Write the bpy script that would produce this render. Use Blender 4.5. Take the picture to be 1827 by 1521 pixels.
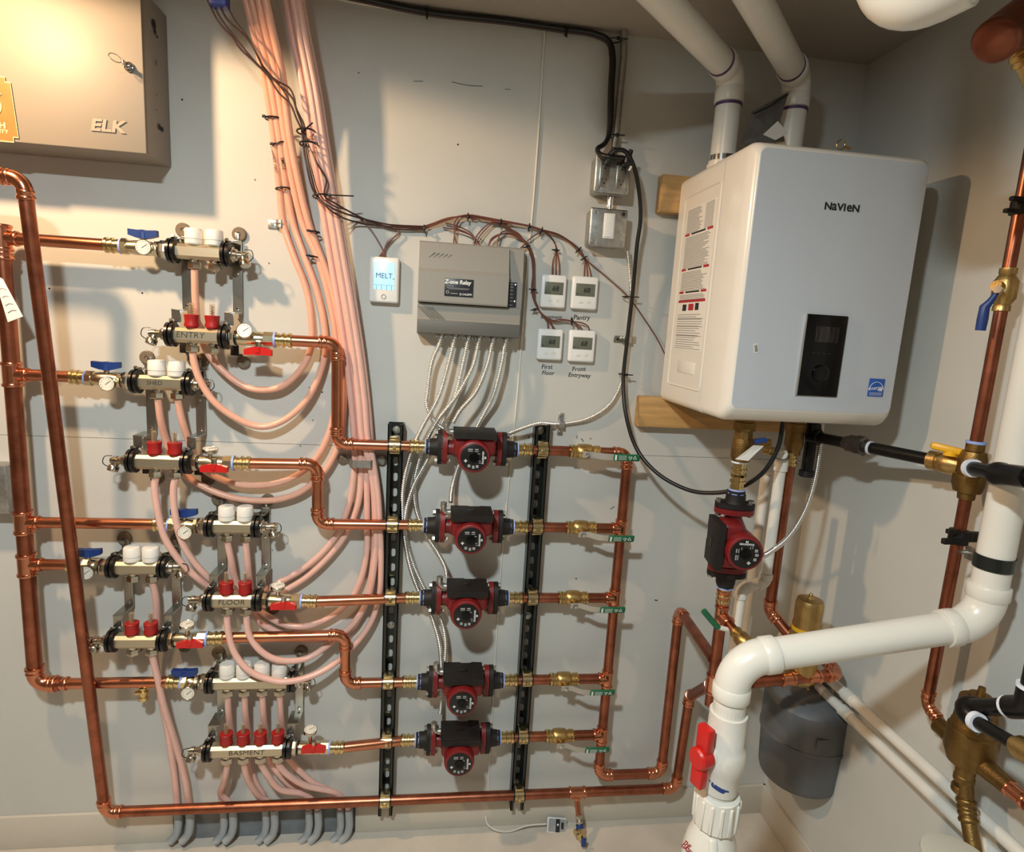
import bpy, bmesh, math, random
from mathutils import Vector as V, Matrix, Quaternion
random.seed(7)
for _o in list(bpy.data.objects):
    bpy.data.objects.remove(_o)
SC = bpy.context.scene
COL = SC.collection
R_ = math.radians

# ---------------------------------------------------------------- camera
F, PCX, PCY = 1075.56, 913.5, 760.5
CAMH, CAMD = 1.545, 1.65            # height over the floor, distance to the back wall
YAW, PITCH, ROLL = R_(7.546), R_(9.394), R_(-3.392)
_f = V((math.sin(YAW) * math.cos(PITCH), math.cos(YAW) * math.cos(PITCH), -math.sin(PITCH)))
_r = V((math.cos(YAW), -math.sin(YAW), 0))
_d = _f.cross(_r)
CR = math.cos(ROLL) * _r + math.sin(ROLL) * _d
CD = -math.sin(ROLL) * _r + math.cos(ROLL) * _d
CF = _f
CPOS = V((0, -CAMD, CAMH))
cam = bpy.data.cameras.new('camera')
camo = bpy.data.objects.new('camera', cam)
COL.objects.link(camo)
cam.sensor_fit = 'HORIZONTAL'
cam.sensor_width = 36
cam.lens = 36 * F / 1827
cam.clip_start = 0.02
cm = Matrix.Identity(4)
for i in range(3):
    cm[i][0] = CR[i]; cm[i][1] = -CD[i]; cm[i][2] = -CF[i]; cm[i][3] = CPOS[i]
camo.matrix_world = cm
SC.camera = camo

# ---------------------------------------------------------------- light
wd = bpy.data.worlds.new('world')
SC.world = wd
wd.use_nodes = True
wd.node_tree.nodes['Background'].inputs[0].default_value = (0.9, 0.92, 1, 1)
wd.node_tree.nodes['Background'].inputs[1].default_value = 0.02
SC.view_settings.view_transform = 'Standard'
SC.view_settings.look = 'None'
SC.view_settings.exposure = 0.1
SC.view_settings.gamma = 1.0
SC.view_settings.use_curve_mapping = False
# flush ceiling light over the camera, cool white
ld = bpy.data.lights.new('room_ceiling_light', 'AREA')
ld.shape = 'DISK'; ld.size = 0.13; ld.energy = 44; ld.color = (0.86, 0.98, 1.0)
lo = bpy.data.objects.new('room_ceiling_light', ld)
lo.location = (-0.40, -1.62, 2.285)
COL.objects.link(lo)
# shaded warm bulb near the wall at left
ld = bpy.data.lights.new('side_bulb_light', 'SPOT')
ld.spot_size = R_(168); ld.spot_blend = 0.12; ld.shadow_soft_size = 0.035; ld.energy = 62; ld.color = (1.0, 0.66, 0.37)
lo = bpy.data.objects.new('side_bulb_light', ld)
lo.location = (-1.03, -0.62, 2.275)
COL.objects.link(lo)

# ---------------------------------------------------------------- pixel rays -> places in the room
def ray(x, y):
    return CR * ((x - PCX) / F) + CD * ((y - PCY) / F) + CF
def P(x, y, d=0.0):                 # point seen at (x, y) standing d in front of the back wall
    r = ray(x, y)
    return CPOS + r * ((CAMD - d) / r.y)
XR = P(1365, 1397).x                # the right wall
def PR(x, y, e=0.0):                # the same, standing e off the right wall
    r = ray(x, y)
    return CPOS + r * ((XR - e) / r.x)
ZC = 2.30

# ---------------------------------------------------------------- materials
def lin(c):
    return tuple(((v / 255) / 12.92 if v / 255 <= .04045 else ((v / 255 + .055) / 1.055) ** 2.4) for v in c)
MATS = {}
def mat(name, rgb, rough=.5, metal=0, var=0, scale=8, bump=0, bscale=200, coat=0, stretch=None, sub=0, trans=0, emit=None, alpha=1, spec=None):
    m = bpy.data.materials.new(name)
    m.use_nodes = True
    nt = m.node_tree
    b = nt.nodes['Principled BSDF']
    col = lin(rgb)
    b.inputs['Base Color'].default_value = (*col, 1)
    b.inputs['Roughness'].default_value = rough
    b.inputs['Metallic'].default_value = metal
    if spec is not None: b.inputs['Specular IOR Level'].default_value = spec
    if coat: b.inputs['Coat Weight'].default_value = coat
    if sub:
        b.inputs['Subsurface Weight'].default_value = sub
        b.inputs['Subsurface Radius'].default_value = (.01, .005, .003)
    if trans: b.inputs['Transmission Weight'].default_value = trans
    if alpha < 1: b.inputs['Alpha'].default_value = alpha
    if emit:
        b.inputs['Emission Color'].default_value = (*lin(emit[0]), 1)
        b.inputs['Emission Strength'].default_value = emit[1]
    if var or bump:
        tc = nt.nodes.new('ShaderNodeTexCoord')
        mp = nt.nodes.new('ShaderNodeMapping')
        nt.links.new(tc.outputs['Object'], mp.inputs[0])
        if stretch: mp.inputs['Scale'].default_value = stretch
    if var:
        nz = nt.nodes.new('ShaderNodeTexNoise')
        nz.inputs['Scale'].default_value = scale
        nz.inputs['Detail'].default_value = 5
        nz.inputs['Roughness'].default_value = .6
        nt.links.new(mp.outputs[0], nz.inputs[0])
        rp = nt.nodes.new('ShaderNodeValToRGB')
        rp.color_ramp.elements[0].position = .3
        rp.color_ramp.elements[1].position = .7
        lo = tuple(max(0, v * (1 - var)) for v in col)
        hi = tuple(min(1, v * (1 + var * .6)) for v in col)
        rp.color_ramp.elements[0].color = (*lo, 1)
        rp.color_ramp.elements[1].color = (*hi, 1)
        nt.links.new(nz.outputs['Fac'], rp.inputs[0])
        nt.links.new(rp.outputs[0], b.inputs['Base Color'])
    if bump:
        n2 = nt.nodes.new('ShaderNodeTexNoise')
        n2.inputs['Scale'].default_value = bscale
        n2.inputs['Detail'].default_value = 3
        nt.links.new(mp.outputs[0], n2.inputs[0])
        bp = nt.nodes.new('ShaderNodeBump')
        bp.inputs['Strength'].default_value = bump
        bp.inputs['Distance'].default_value = .002
        nt.links.new(n2.outputs['Fac'], bp.inputs['Height'])
        nt.links.new(bp.outputs[0], b.inputs['Normal'])
    MATS[name] = m
    return m
mat('wall', (197, 196, 190), .55, var=.05, scale=3, bump=.12, bscale=160)
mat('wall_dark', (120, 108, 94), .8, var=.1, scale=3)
mat('ceil', (168, 158, 146), .8, var=.06, scale=3, bump=.1)
mat('floor', (200, 190, 176), .6, var=.12, scale=6, bump=.2, bscale=60)
mat('base', (200, 192, 178), .5, var=.04, scale=6)
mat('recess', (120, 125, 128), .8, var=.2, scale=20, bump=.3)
mat('copper', (204, 134, 102), .26, 1, var=.2, scale=14)
mat('copper_old', (164, 100, 76), .34, 1, var=.35, scale=22)
mat('copper_fit', (214, 142, 110), .22, 1, var=.12, scale=30)
mat('brass', (220, 196, 142), .22, 1, var=.12, scale=40)
mat('bronze', (196, 164, 106), .36, 1, var=.2, scale=30, bump=.2, bscale=400)
mat('dark_bronze', (138, 110, 66), .45, 1, var=.25, scale=30, bump=.3, bscale=300)
mat('nickel', (202, 194, 178), .2, 1, var=.05, scale=30)
mat('steel', (176, 172, 162), .3, 1, var=.08, scale=20)
mat('bar_steel', (206, 196, 172), .42, 1, var=.06, scale=60, stretch=(.2, 1, 4))
mat('galv', (186, 186, 182), .42, 1, var=.25, scale=70)
mat('zinc', (206, 186, 142), .26, 1, var=.1, scale=30)
mat('chrome', (215, 215, 215), .1, 1)
mat('armor', (236, 234, 230), .3, 1)
mat('lever_steel', (188, 184, 176), .4, .6)
mat('strut', (16, 22, 20), .42, var=.2, scale=20, coat=.2)
mat('black', (14, 13, 13), .38)
mat('black_rubber', (12, 12, 12), .3)
mat('black_iron', (34, 32, 31), .33, .6, var=.3, scale=40)
mat('cast_black', (26, 22, 21), .6, .2, var=.3, scale=60, bump=.3, bscale=300)
mat('pump_red', (116, 22, 24), .42, var=.18, scale=30, bump=.15, bscale=300)
mat('meter_red', (158, 28, 26), .4)
mat('handle_red', (196, 30, 26), .35)
mat('handle_blue', (28, 58, 122), .4)
mat('handle_yellow', (236, 176, 24), .4)
mat('grip_green', (22, 96, 62), .45)
mat('tape_blue', (150, 172, 232), .45)
mat('tape_white', (222, 226, 236), .5)
mat('cap_white', (226, 222, 214), .45)
mat('pvc', (226, 222, 212), .3, var=.03, scale=10)
mat('pvc_dirty', (222, 218, 208), .36, var=.08, scale=16)
mat('primer', (84, 52, 98), .5)
mat('pex', (232, 176, 152), .3, sub=.15, var=.06, scale=30)
mat('pex_low', (228, 182, 168), .32, sub=.15, var=.06, scale=30)
mat('sleeve', (158, 162, 164), .6, var=.1, scale=40, bump=.2)
mat('wire_brown_shaded', (66, 40, 34), .4)  # brown wire with shade near the ceiling put into its colour; also a dark cable
mat('copper_brown', (128, 72, 50), .4, .8, var=.3, scale=20)
mat('steel_dark', (104, 100, 96), .3, 1, var=.2, scale=40)
mat('wire_brown', (112, 66, 54), .42)
mat('wire_white', (220, 214, 202), .45)
mat('panel_white', (134, 126, 115), .5, var=.02, scale=3)
mat('gold', (140, 104, 46), .5, .1, var=.15, scale=40)
mat('gold_line', (214, 196, 146), .5)
mat('hole', (6, 5, 5), .8)
mat('relay_grey', (146, 143, 136), .5, bump=.06, bscale=400)
mat('relay_dark', (96, 96, 92), .55)
mat('label_dark', (38, 40, 46), .4)
mat('white_plastic', (232, 232, 230), .32)
mat('lcd', (104, 108, 95), .3)
mat('pale_brass', (222, 208, 174), .24, 1, var=.08, scale=40)
mat('lcd_ink', (34, 38, 34), .4)
mat('lcd_blue', (150, 205, 240), .3, emit=((170, 215, 245), .75))
mat('lcd_ink_blue', (20, 34, 90), .4)
mat('print_white', (232, 232, 230), .5)
mat('print_grey', (150, 150, 150), .5)
mat('print_dim', (52, 50, 50), .5)
mat('print_black', (24, 24, 26), .6)
mat('print_red', (172, 22, 32), .5)
mat('led', (255, 235, 230), .4, emit=((255, 220, 210), 3))
mat('boiler_white', (228, 222, 212), .28, coat=.3)
mat('boiler_front', (192, 196, 202), .34, coat=.25)
mat('glass_black', (8, 8, 9), .22, spec=.25)
mat('screen_dark', (30, 26, 26), .12)
mat('star_blue', (38, 92, 176), .4)
mat('wood', (190, 148, 92), .6, var=.25, scale=9, stretch=(1, 8, 8), bump=.2, bscale=60)
mat('tank_grey', (92, 94, 96), .45, var=.06, scale=8)
mat('paper', (226, 222, 214), .6)
mat('bag', (118, 114, 112), .25, var=.2, scale=30, alpha=.85)
mat('dial', (224, 218, 204), .35)
mat('glass_tube', (190, 168, 132), .1, alpha=.3)
mat('washer_brown', (112, 98, 80), .6)
mat('ink', (28, 26, 26), .7)
mat('seam', (120, 118, 112), .8)
mat('pail', (178, 174, 160), .4)
mat('blue_box', (40, 62, 140), .45)

# ---------------------------------------------------------------- mesh helpers
ROOT = {}
def frame(z):                       # a rotation whose Z axis is z
    z = V(z).normalized()
    a = V((1, 0, 0)) if abs(z.x) < .9 else V((0, 1, 0))
    x = (a - z * a.dot(z)).normalized()
    y = z.cross(x)
    m = Matrix.Identity(3)
    for i in range(3):
        m[i][0] = x[i]; m[i][1] = y[i]; m[i][2] = z[i]
    return m
class MB:
    def __init__(s):
        s.v = []; s.f = []
    def add(s, vs, fs):
        n = len(s.v)
        s.v += [V(q) for q in vs]
        s.f += [tuple(i + n for i in f) for f in fs]
        return s
    def box(s, c, size, rot=None):
        c = V(c); h = V(size) / 2
        vs = []
        for x in (-1, 1):
            for y in (-1, 1):
                for z in (-1, 1):
                    q = V((x * h.x, y * h.y, z * h.z))
                    vs.append(c + (rot @ q if rot else q))
        return s.add(vs, [(0, 1, 3, 2), (4, 6, 7, 5), (0, 4, 5, 1), (2, 3, 7, 6), (0, 2, 6, 4), (1, 5, 7, 3)])
    def rbox(s, c, size, bev=.003, seg=2, rot=None):
        bm = bmesh.new()
        bmesh.ops.create_cube(bm, size=1)
        for q in bm.verts: q.co = V((q.co.x * size[0], q.co.y * size[1], q.co.z * size[2]))
        bmesh.ops.bevel(bm, geom=bm.edges[:], offset=min(bev, min(size) * .49), segments=seg, profile=.5, affect='EDGES')
        bm.verts.ensure_lookup_table()
        c = V(c)
        vs = [c + (rot @ q.co if rot else q.co) for q in bm.verts]
        fs = [tuple(q.index for q in f.verts) for f in bm.faces]
        bm.free()
        return s.add(vs, fs)
    def tube(s, pts, r, seg=10, cap=True, closed=False, twist0=None):
        pts = [V(q) for q in pts]
        n = len(pts)
        rs = r if isinstance(r, (list, tuple)) else [r] * n
        tan = []
        for i in range(n):
            a = pts[(i - 1) % n] if (closed or i > 0) else pts[i]
            b = pts[(i + 1) % n] if (closed or i < n - 1) else pts[i]
            t = b - a
            tan.append(t.normalized() if t.length > 1e-9 else V((0, 0, 1)))
        fr = frame(tan[0])
        x = V((fr[0][0], fr[1][0], fr[2][0]))
        vs = []
        for i in range(n):
            t = tan[i]
            x = x - t * x.dot(t)
            x = x.normalized() if x.length > 1e-6 else V((frame(t)[0][0], frame(t)[1][0], frame(t)[2][0]))
            y = t.cross(x)
            for k in range(seg):
                a = 2 * math.pi * k / seg
                vs.append(pts[i] + (x * math.cos(a) + y * math.sin(a)) * rs[i])
        fs = []
        m = n if closed else n - 1
        for i in range(m):
            j = (i + 1) % n
            for k in range(seg):
                l = (k + 1) % seg
                fs.append((i * seg + k, i * seg + l, j * seg + l, j * seg + k))
        if cap and not closed:
            fs.append(tuple(range(seg - 1, -1, -1)))
            fs.append(tuple((n - 1) * seg + k for k in range(seg)))
        return s.add(vs, fs)
    def lathe(s, A, ax, prof, seg=20, rot0=0.0):
        A = V(A); m = frame(ax)
        vs = []
        for t, r in prof:
            for k in range(seg):
                a = 2 * math.pi * k / seg + rot0
                vs.append(A + m @ V((math.cos(a) * r, math.sin(a) * r, t)))
        fs = []
        for i in range(len(prof) - 1):
            for k in range(seg):
                l = (k + 1) % seg
                fs.append((i * seg + k, i * seg + l, (i + 1) * seg + l, (i + 1) * seg + k))
        if prof[0][1] > 1e-6: fs.append(tuple(range(seg - 1, -1, -1)))
        if prof[-1][1] > 1e-6: fs.append(tuple((len(prof) - 1) * seg + k for k in range(seg)))
        return s.add(vs, fs)
    def cyl(s, A, B, r, seg=16):
        A = V(A); B = V(B)
        return s.lathe(A, B - A, [(0, r), ((B - A).length, r)], seg)
    def ring(s, c, ax, R, r, seg=20, rs=8):
        m = frame(ax); c = V(c)
        return s.tube([c + m @ V((math.cos(2 * math.pi * k / seg) * R, math.sin(2 * math.pi * k / seg) * R, 0)) for k in range(seg)], r, rs, closed=True)
    def prism(s, poly, M, h):       # polygon in the local XY plane of M, extruded along its Z
        n = len(poly)
        vs = [M @ V((x, y, 0)) for x, y in poly] + [M @ V((x, y, h)) for x, y in poly]
        fs = [tuple(range(n - 1, -1, -1)), tuple(range(n, 2 * n))]
        for i in range(n):
            j = (i + 1) % n
            fs.append((i, j, n + j, n + i))
        return s.add(vs, fs)
    def build(s, name, m, parent=None, sharp=38, local=False):
        me = bpy.data.meshes.new(name)
        inv = None
        if parent is not None and not local:
            inv = ROOT[parent.name].inverted()
        me.from_pydata([(inv @ q if inv else q)[:] for q in s.v], [], s.f)
        me.validate()
        bm = bmesh.new(); bm.from_mesh(me)
        bmesh.ops.recalc_face_normals(bm, faces=bm.faces[:])
        bm.to_mesh(me); bm.free()
        if sharp:
            me.shade_smooth()
            me.set_sharp_from_angle(angle=R_(sharp))
        me.materials.append(MATS[m] if isinstance(m, str) else m)
        o = bpy.data.objects.new(name, me)
        COL.objects.link(o)
        if parent is not None:
            o.parent = parent
            ROOT[o.name] = ROOT[parent.name]
        return o
def tag(o, label=None, cat=None, group=None, kind=None):
    if label: o['label'] = label
    if cat: o['category'] = cat
    if group: o['group'] = group
    if kind: o['kind'] = kind
    return o
def thing(name, label, cat, loc=(0, 0, 0), group=None, rot=None):
    o = bpy.data.objects.new(name, None)
    o.empty_display_size = .02
    COL.objects.link(o)
    o.location = loc
    m = Matrix.Translation(V(loc))
    if rot is not None:
        o.rotation_euler = rot.to_euler()
        m = m @ rot.to_4x4()
    ROOT[o.name] = m
    return tag(o, label, cat, group)
def solo(mb, name, m, label, cat, group=None, kind=None, sharp=38):
    lo = V((min(q.x for q in mb.v), min(q.y for q in mb.v), min(q.z for q in mb.v)))
    hi = V((max(q.x for q in mb.v), max(q.y for q in mb.v), max(q.z for q in mb.v)))
    c = V(((lo.x + hi.x) / 2, (lo.y + hi.y) / 2, lo.z))
    mb.v = [q - c for q in mb.v]
    o = mb.build(name, m, None, sharp)
    o.location = c
    ROOT[o.name] = Matrix.Translation(c)
    return tag(o, label, cat, group, kind)
def copy_tree(root, loc, label, rot=None, group=None):
    def cp(o, par):
        c = o.copy(); COL.objects.link(c)
        c.parent = par
        for ch in o.children: cp(ch, c)
        return c
    r = cp(root, None)
    r.location = loc
    if rot is not None: r.rotation_euler = rot.to_euler()
    r['label'] = label
    if group: r['group'] = group
    m = Matrix.Translation(V(loc)) @ (rot.to_4x4() if rot is not None else root.rotation_euler.to_matrix().to_4x4())
    def reg(o):
        ROOT[o.name] = m
        for ch in o.children: reg(ch)
    reg(r)
    return r
def spline(pts, n=8):
    pts = [V(q) for q in pts]
    out = []
    e = [pts[0] * 2 - pts[1]] + pts + [pts[-1] * 2 - pts[-2]]
    for i in range(1, len(e) - 2):
        p0, p1, p2, p3 = e[i - 1:i + 3]
        t0 = 0; t1 = t0 + max(1e-6, (p1 - p0).length) ** .5
        t2 = t1 + max(1e-6, (p2 - p1).length) ** .5; t3 = t2 + max(1e-6, (p3 - p2).length) ** .5
        for k in range(n):
            t = t1 + (t2 - t1) * k / n
            a1 = p0 * ((t1 - t) / (t1 - t0)) + p1 * ((t - t0) / (t1 - t0))
            a2 = p1 * ((t2 - t) / (t2 - t1)) + p2 * ((t - t1) / (t2 - t1))
            a3 = p2 * ((t3 - t) / (t3 - t2)) + p3 * ((t - t2) / (t3 - t2))
            b1 = a1 * ((t2 - t) / (t2 - t0)) + a2 * ((t - t0) / (t2 - t0))
            b2 = a2 * ((t3 - t) / (t3 - t1)) + a3 * ((t - t1) / (t3 - t1))
            out.append(b1 * ((t2 - t) / (t2 - t1)) + b2 * ((t - t1) / (t2 - t1)))
    out.append(pts[-1])
    return out
def pp(lst):                        # [(x, y, d), ...] -> points
    return [P(*q) for q in lst]
def resample(pts, step):
    out = [pts[0]]; acc = 0
    for a, b in zip(pts, pts[1:]):
        L = (b - a).length
        t = step - acc
        while t <= L:
            out.append(a + (b - a) * (t / L)); t += step
        acc = (acc + L) % step
    out.append(pts[-1])
    return out
def arc(A, C, B, R, n=8):           # rounded corner at C between A and B
    u = (A - C).normalized(); w = (B - C).normalized()
    cosang = max(-1, min(1, u.dot(w)))
    th = math.pi - math.acos(cosang)
    t = R * math.tan(th / 2)
    p0 = C + u * t; p1 = C + w * t
    bis = (u + w).normalized()
    cen = C + bis * (R / math.cos(th / 2))
    out = []
    a = p0 - cen; b = p1 - cen
    for k in range(n + 1):
        s = k / n
        q = (a * math.sin((1 - s) * th) + b * math.sin(s * th)) / max(1e-9, math.sin(th)) if math.sin(th) > 1e-6 else a.lerp(b, s)
        out.append(cen + q)
    return out, t, u, w
def wallM(p, rot=0.0, shear=0.0):   # text plane on the back wall: x right, y up, normal to the room
    m = Matrix(((1, 0, 0, p[0]), (0, 0, -1, p[1]), (0, 1, 0, p[2]), (0, 0, 0, 1)))
    s = Matrix.Identity(4); s[0][1] = shear
    return m @ Matrix.Rotation(rot, 4, 'Z') @ s
def text(body, size, M, m, parent, name='lettering', ext=.0003, bold=0.0, sx=1.0, align='CENTER', label=None, va='CENTER'):
    cu = bpy.data.curves.new('t', 'FONT')
    cu.body = body; cu.size = size; cu.align_x = align; cu.align_y = va
    cu.extrude = ext; cu.offset = bold; cu.resolution_u = 3
    to = bpy.data.objects.new('t', cu)
    COL.objects.link(to)
    bpy.context.view_layer.update()
    me = bpy.data.meshes.new_from_object(to.evaluated_get(bpy.context.evaluated_depsgraph_get()))
    bpy.data.objects.remove(to); bpy.data.curves.remove(cu)
    T = M @ Matrix.Diagonal((sx, 1, 1, 1))
    if parent is not None: T = ROOT[parent.name].inverted() @ T
    me.transform(T)
    me.name = name
    me.materials.clear(); me.materials.append(MATS[m])
    o = bpy.data.objects.new(name, me)
    COL.objects.link(o)
    if parent is not None:
        o.parent = parent; ROOT[o.name] = ROOT[parent.name]
    if label: o['label'] = label
    return o

# ================================================================ the room
XL, YB = -2.3, -3.2
ZS = P(400, 789).z                  # seam between the two rows of wall sheets
ZB = P(1250, 1403).z                # top of the baseboard
def slab(name, c, size, m):
    return tag(MB().box(c, size).build(name, m, None, 0), kind='structure')
floor = slab('floor', ((XL + XR) / 2, YB / 2, -.03), (XR - XL + .4, -YB + .4, .06), 'floor')
ceil = slab('ceiling', ((XL + XR) / 2, YB / 2, ZC + .03), (XR - XL + .4, -YB + .4, .06), 'ceil')
wr = slab('wall_right', (XR + .05, YB / 2, ZC / 2), (.1, -YB + .2, ZC), 'wall')
wl = slab('wall_left', (XL - .05, YB / 2, ZC / 2), (.1, -YB + .2, ZC), 'wall_dark')
wf = slab('wall_front', ((XL + XR) / 2, YB - .05, ZC / 2), (XR - XL, .1, ZC), 'wall_dark')
wb = slab('wall_back', ((XL + XR) / 2, .062, ZC / 2), (XR - XL, .1, ZC), 'seam')
ROOT[wb.name] = Matrix.Identity(4)
MB().box(((XL + XR) / 2, .006, (ZC + ZS) / 2 + .0006), (XR - XL, .012, ZC - ZS)).build('wall_panel', 'wall', wb, 0)
MB().box(((XL + XR) / 2, .006, ZS / 2 - .0006), (XR - XL, .012, ZS)).build('wall_panel', 'wall', wb, 0)
xa, xb = P(312, 1480).x, P(634, 1480).x
for n, x0, x1 in (('baseboard_left', XL, xa), ('baseboard_back', xb, XR)):
    tag(MB().rbox(((x0 + x1) / 2, -.005, ZB / 2), (x1 - x0, .010, ZB), .002).build(n, 'base', None), kind='structure')
tag(MB().rbox((XR - .005, YB / 2, ZB / 2), (.010, -YB, ZB), .002).build('baseboard_right', 'base', None), kind='structure')
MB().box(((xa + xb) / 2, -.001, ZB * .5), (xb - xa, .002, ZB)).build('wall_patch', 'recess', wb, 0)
# pencil marks, screw heads and writing on the wall
def pencil(pts, w=.0012):
    mb = MB()
    q = [P(x, y, .0003) for x, y in pts]
    mb.tube(q, w, 5)
    return mb.build('pencil_mark', 'ink', wb)
pencil([(738, 145), (755, 145)], .0007)
pencil([(806, 146), (822, 150), (840, 153), (861, 154)], .0007)
pencil([(901, 159), (911, 160)], .0006)
pencil([(1030, 777), (1029, 783)], .0008); pencil([(1037, 783), (1041, 788)]); pencil([(1053, 784), (1055, 782)])
pencil([(1089, 909), (1096, 904)], .0008); pencil([(1168, 1071), (1173, 1072)], .0015)
pencil([(943, 778), (944, 783)], .001)
for x, y in ((817, 258), (254, 523), (88, 515), (325, 178), (455, 321), (558, 750), (575, 700), (552, 692), (1028, 1033), (536, 796), (486, 982), (640, 130), (480, 470)):
    MB().lathe(P(x, y), (0, -1, 0), [(0, .0022), (.0006, .0022), (.0003, .0008)], 10).build('screw_head', 'ink' if (x + y) % 2 else 'seam', wb)
for s, x, y, sz in (('First', 976, 655, .0175), ('Floor', 978, 666, .016), ('Front', 1033, 659, .0175), ('Entryway', 1034, 670, .017), ('Pantry', 1038, 567, .018), ('Basement', 984, 566, .015)):
    text(s, sz, wallM(P(x, y, .0004), .04 + random.uniform(-.05, .05), .15), 'ink', wb, 'handwriting', .0002, .0001, 1.0, label='black marker handwriting under a thermostat')

# ================================================================ security panel, upper left
dE = .133
c_br = P(262, 275, dE); c_tr = P(248, -29, dE)
ex1 = c_br.x; ez0 = c_br.z; ez1 = c_tr.z; ex0 = ex1 - .42
el = thing('security_panel', 'beige steel alarm panel box with key in its lock, upper left', 'panel box', ((ex0 + ex1) / 2, 0, ez0))
MB().rbox(((ex0 + ex1) / 2, -dE / 2 + .004, (ez0 + ez1) / 2), (ex1 - ex0 - .004, dE - .008, ez1 - ez0 - .004), .003).build('cabinet', 'panel_white', el)
dr = MB().rbox(((ex0 + ex1) / 2, -dE + .001, (ez0 + ez1) / 2), (ex1 - ex0, .006, ez1 - ez0), .0025).build('door', 'panel_white', el)
pe = P(193, 226, dE + .0040)
text('ELK', .034, wallM(pe, 0, .2), 'panel_white', dr, 'embossed_lettering', .0006, .0012, 1.25, label='raised beige letters')
k = P(231, 120, dE + .004)
lk = MB().lathe(k, (0, -1, 0), [(0, .010), (.003, .010), (.004, .0085), (.004, .006), (.012, .006), (.013, .004)], 20).build('lock', 'chrome', dr)
MB().rbox(k + V((0, -.020, 0)), (.0025, .022, .010), .001).build('key', 'steel', lk)
MB().ring(k + V((-.012, -.034, .004)), (.5, -.5, .5), .012, .0009, 24, 6).build('key_ring', 'steel', lk)
for x, y, a, b in ((275, 43, .010, .0065), (277, 57, .006, .004), (281, 66, .0035, .0022), (279, 112, .007, .0014), (285, 227, .007, .0045), (290, 231, .006, .004), (280, 170, .0016, .0016), (280, 196, .0016, .0016), (274, 18, .001, .001)):
    r = ray(x, y); q = CPOS + r * ((ex1 + .0004) / r.x)
    pts = [q + V((0, math.cos(t * math.pi / 8) * b * 1.4, math.sin(t * math.pi / 8) * a)) for t in range(16)]
    MB().add(pts, [tuple(range(16))]).build('knockout_hole', 'hole', el, 0)
# gold maker's sticker
s0 = P(-6, 194, dE + .0045)
def shield(k, y):
    w, h, n = .0395 * k, .066 * k, .010
    return [(s0.x + a, y, s0.z + b) for a, b in ((-w, -h + n), (-w + n, -h + n), (-w + n, -h), (w - n, -h), (w - n, -h + n), (w, -h + n), (w * .78, h - n), (w * .78 - n, h - n), (w * .78 - n, h), (-w * .78 + n, h), (-w * .78 + n, h - n), (-w * .78, h - n))]
st = MB()
for kk, y0, m in ((1.0, s0.y, 'gold_line'), (.965, s0.y - .0003, 'gold')):
    mb = MB(); q = shield(kk, y0); q2 = shield(kk, y0 - .0003)
    n = len(q)
    mb.add(q + q2, [tuple(range(n)), tuple(range(2 * n - 1, n - 1, -1))] + [(i, (i + 1) % n, n + (i + 1) % n, n + i) for i in range(n)])
    o = mb.build('sticker' if m == 'gold' else 'sticker_border', m, el, 0)
yy = s0.y - .0010
for rr in (.0135, .0195):
    lg = MB(); c = V((s0.x - .010 + .0, yy, s0.z + .004))
    lg.tube([c + V((math.cos(a) * rr, 0, math.sin(a) * rr)) for a in [math.pi * (1.3 - 1.85 * t / 24) - 0 for t in range(25)][::-1]] , .0019, 6)
    lg.tube([c + V((rr * .55, 0, rr * .8)), c + V((rr * .55 + .011, 0, rr * .8 + .011))], .0019, 6)
    lg.build('emblem', 'gold_line', o)
text('TH', .017, wallM((s0.x + .0035, yy, s0.z - .0335)), 'gold_line', o, 'lettering', .0002, .0006, 1.1)
text('RITY', .0105, wallM((s0.x + .008, yy, s0.z - .0455)), 'gold_line', o, 'lettering', .0002, .0003, 1.15)

# ================================================================ copper pipe runs
PR_ = .0142
def bead(mb, c, ax, r):
    ax = V(ax).normalized()
    mb.lathe(V(c) - ax * .0045, ax, [(0, r * 1.02), (.0008, r * 1.2), (.003, r * 1.26), (.006, r * 1.26), (.0082, r * 1.2), (.009, r * 1.02)], 18)
def run(root, pts, r=PR_, R=None, m='copper', fit='copper_fit', skip=(), leg=.016):
    """straight pipes between corner points, a press elbow in every corner"""
    R = R or r * 1.9
    pts = [V(q) for q in pts]
    ends = []
    n = len(pts)
    trim = {}
    for i in range(1, n - 1):
        a, t, u, w = arc(pts[i - 1], pts[i], pts[i + 1], R)
        trim[i] = t
        mb = MB()
        path = [a[0] + u * leg] + a + [a[-1] + w * leg]
        mb.tube(path, r * 1.1, 16)
        for q, dq in ((a[0], u), (a[-1], w)):
            bead(mb, q + dq * leg * .8, dq, r)
            bead(mb, q + dq * leg * .05, dq, r * .95)
        if i not in skip: mb.build('elbow', fit, root)
    for i in range(n - 1):
        u = (pts[i + 1] - pts[i]).normalized()
        a = pts[i] + u * trim.get(i, 0)
        b = pts[i + 1] - u * trim.get(i + 1, 0)
        MB().tube([a, (a + b) / 2, b], r, 16).build('pipe', m, root)
def tee(root, c, ax, br, r=PR_, rb=None, L=.026, Lb=.028, fit='copper_fit'):
    rb = rb or r
    ax = V(ax).normalized(); br = V(br).normalized(); c = V(c)
    mb = MB()
    mb.tube([c - ax * L, c + ax * L], r * 1.11, 18)
    for s in (-1, 1): bead(mb, c + ax * (L * .85 * s), ax, r)
    mb.tube([c, c + br * Lb], rb * 1.11, 18)
    bead(mb, c + br * (Lb * .85), br, rb)
    mb.build('tee', fit, root)
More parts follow.
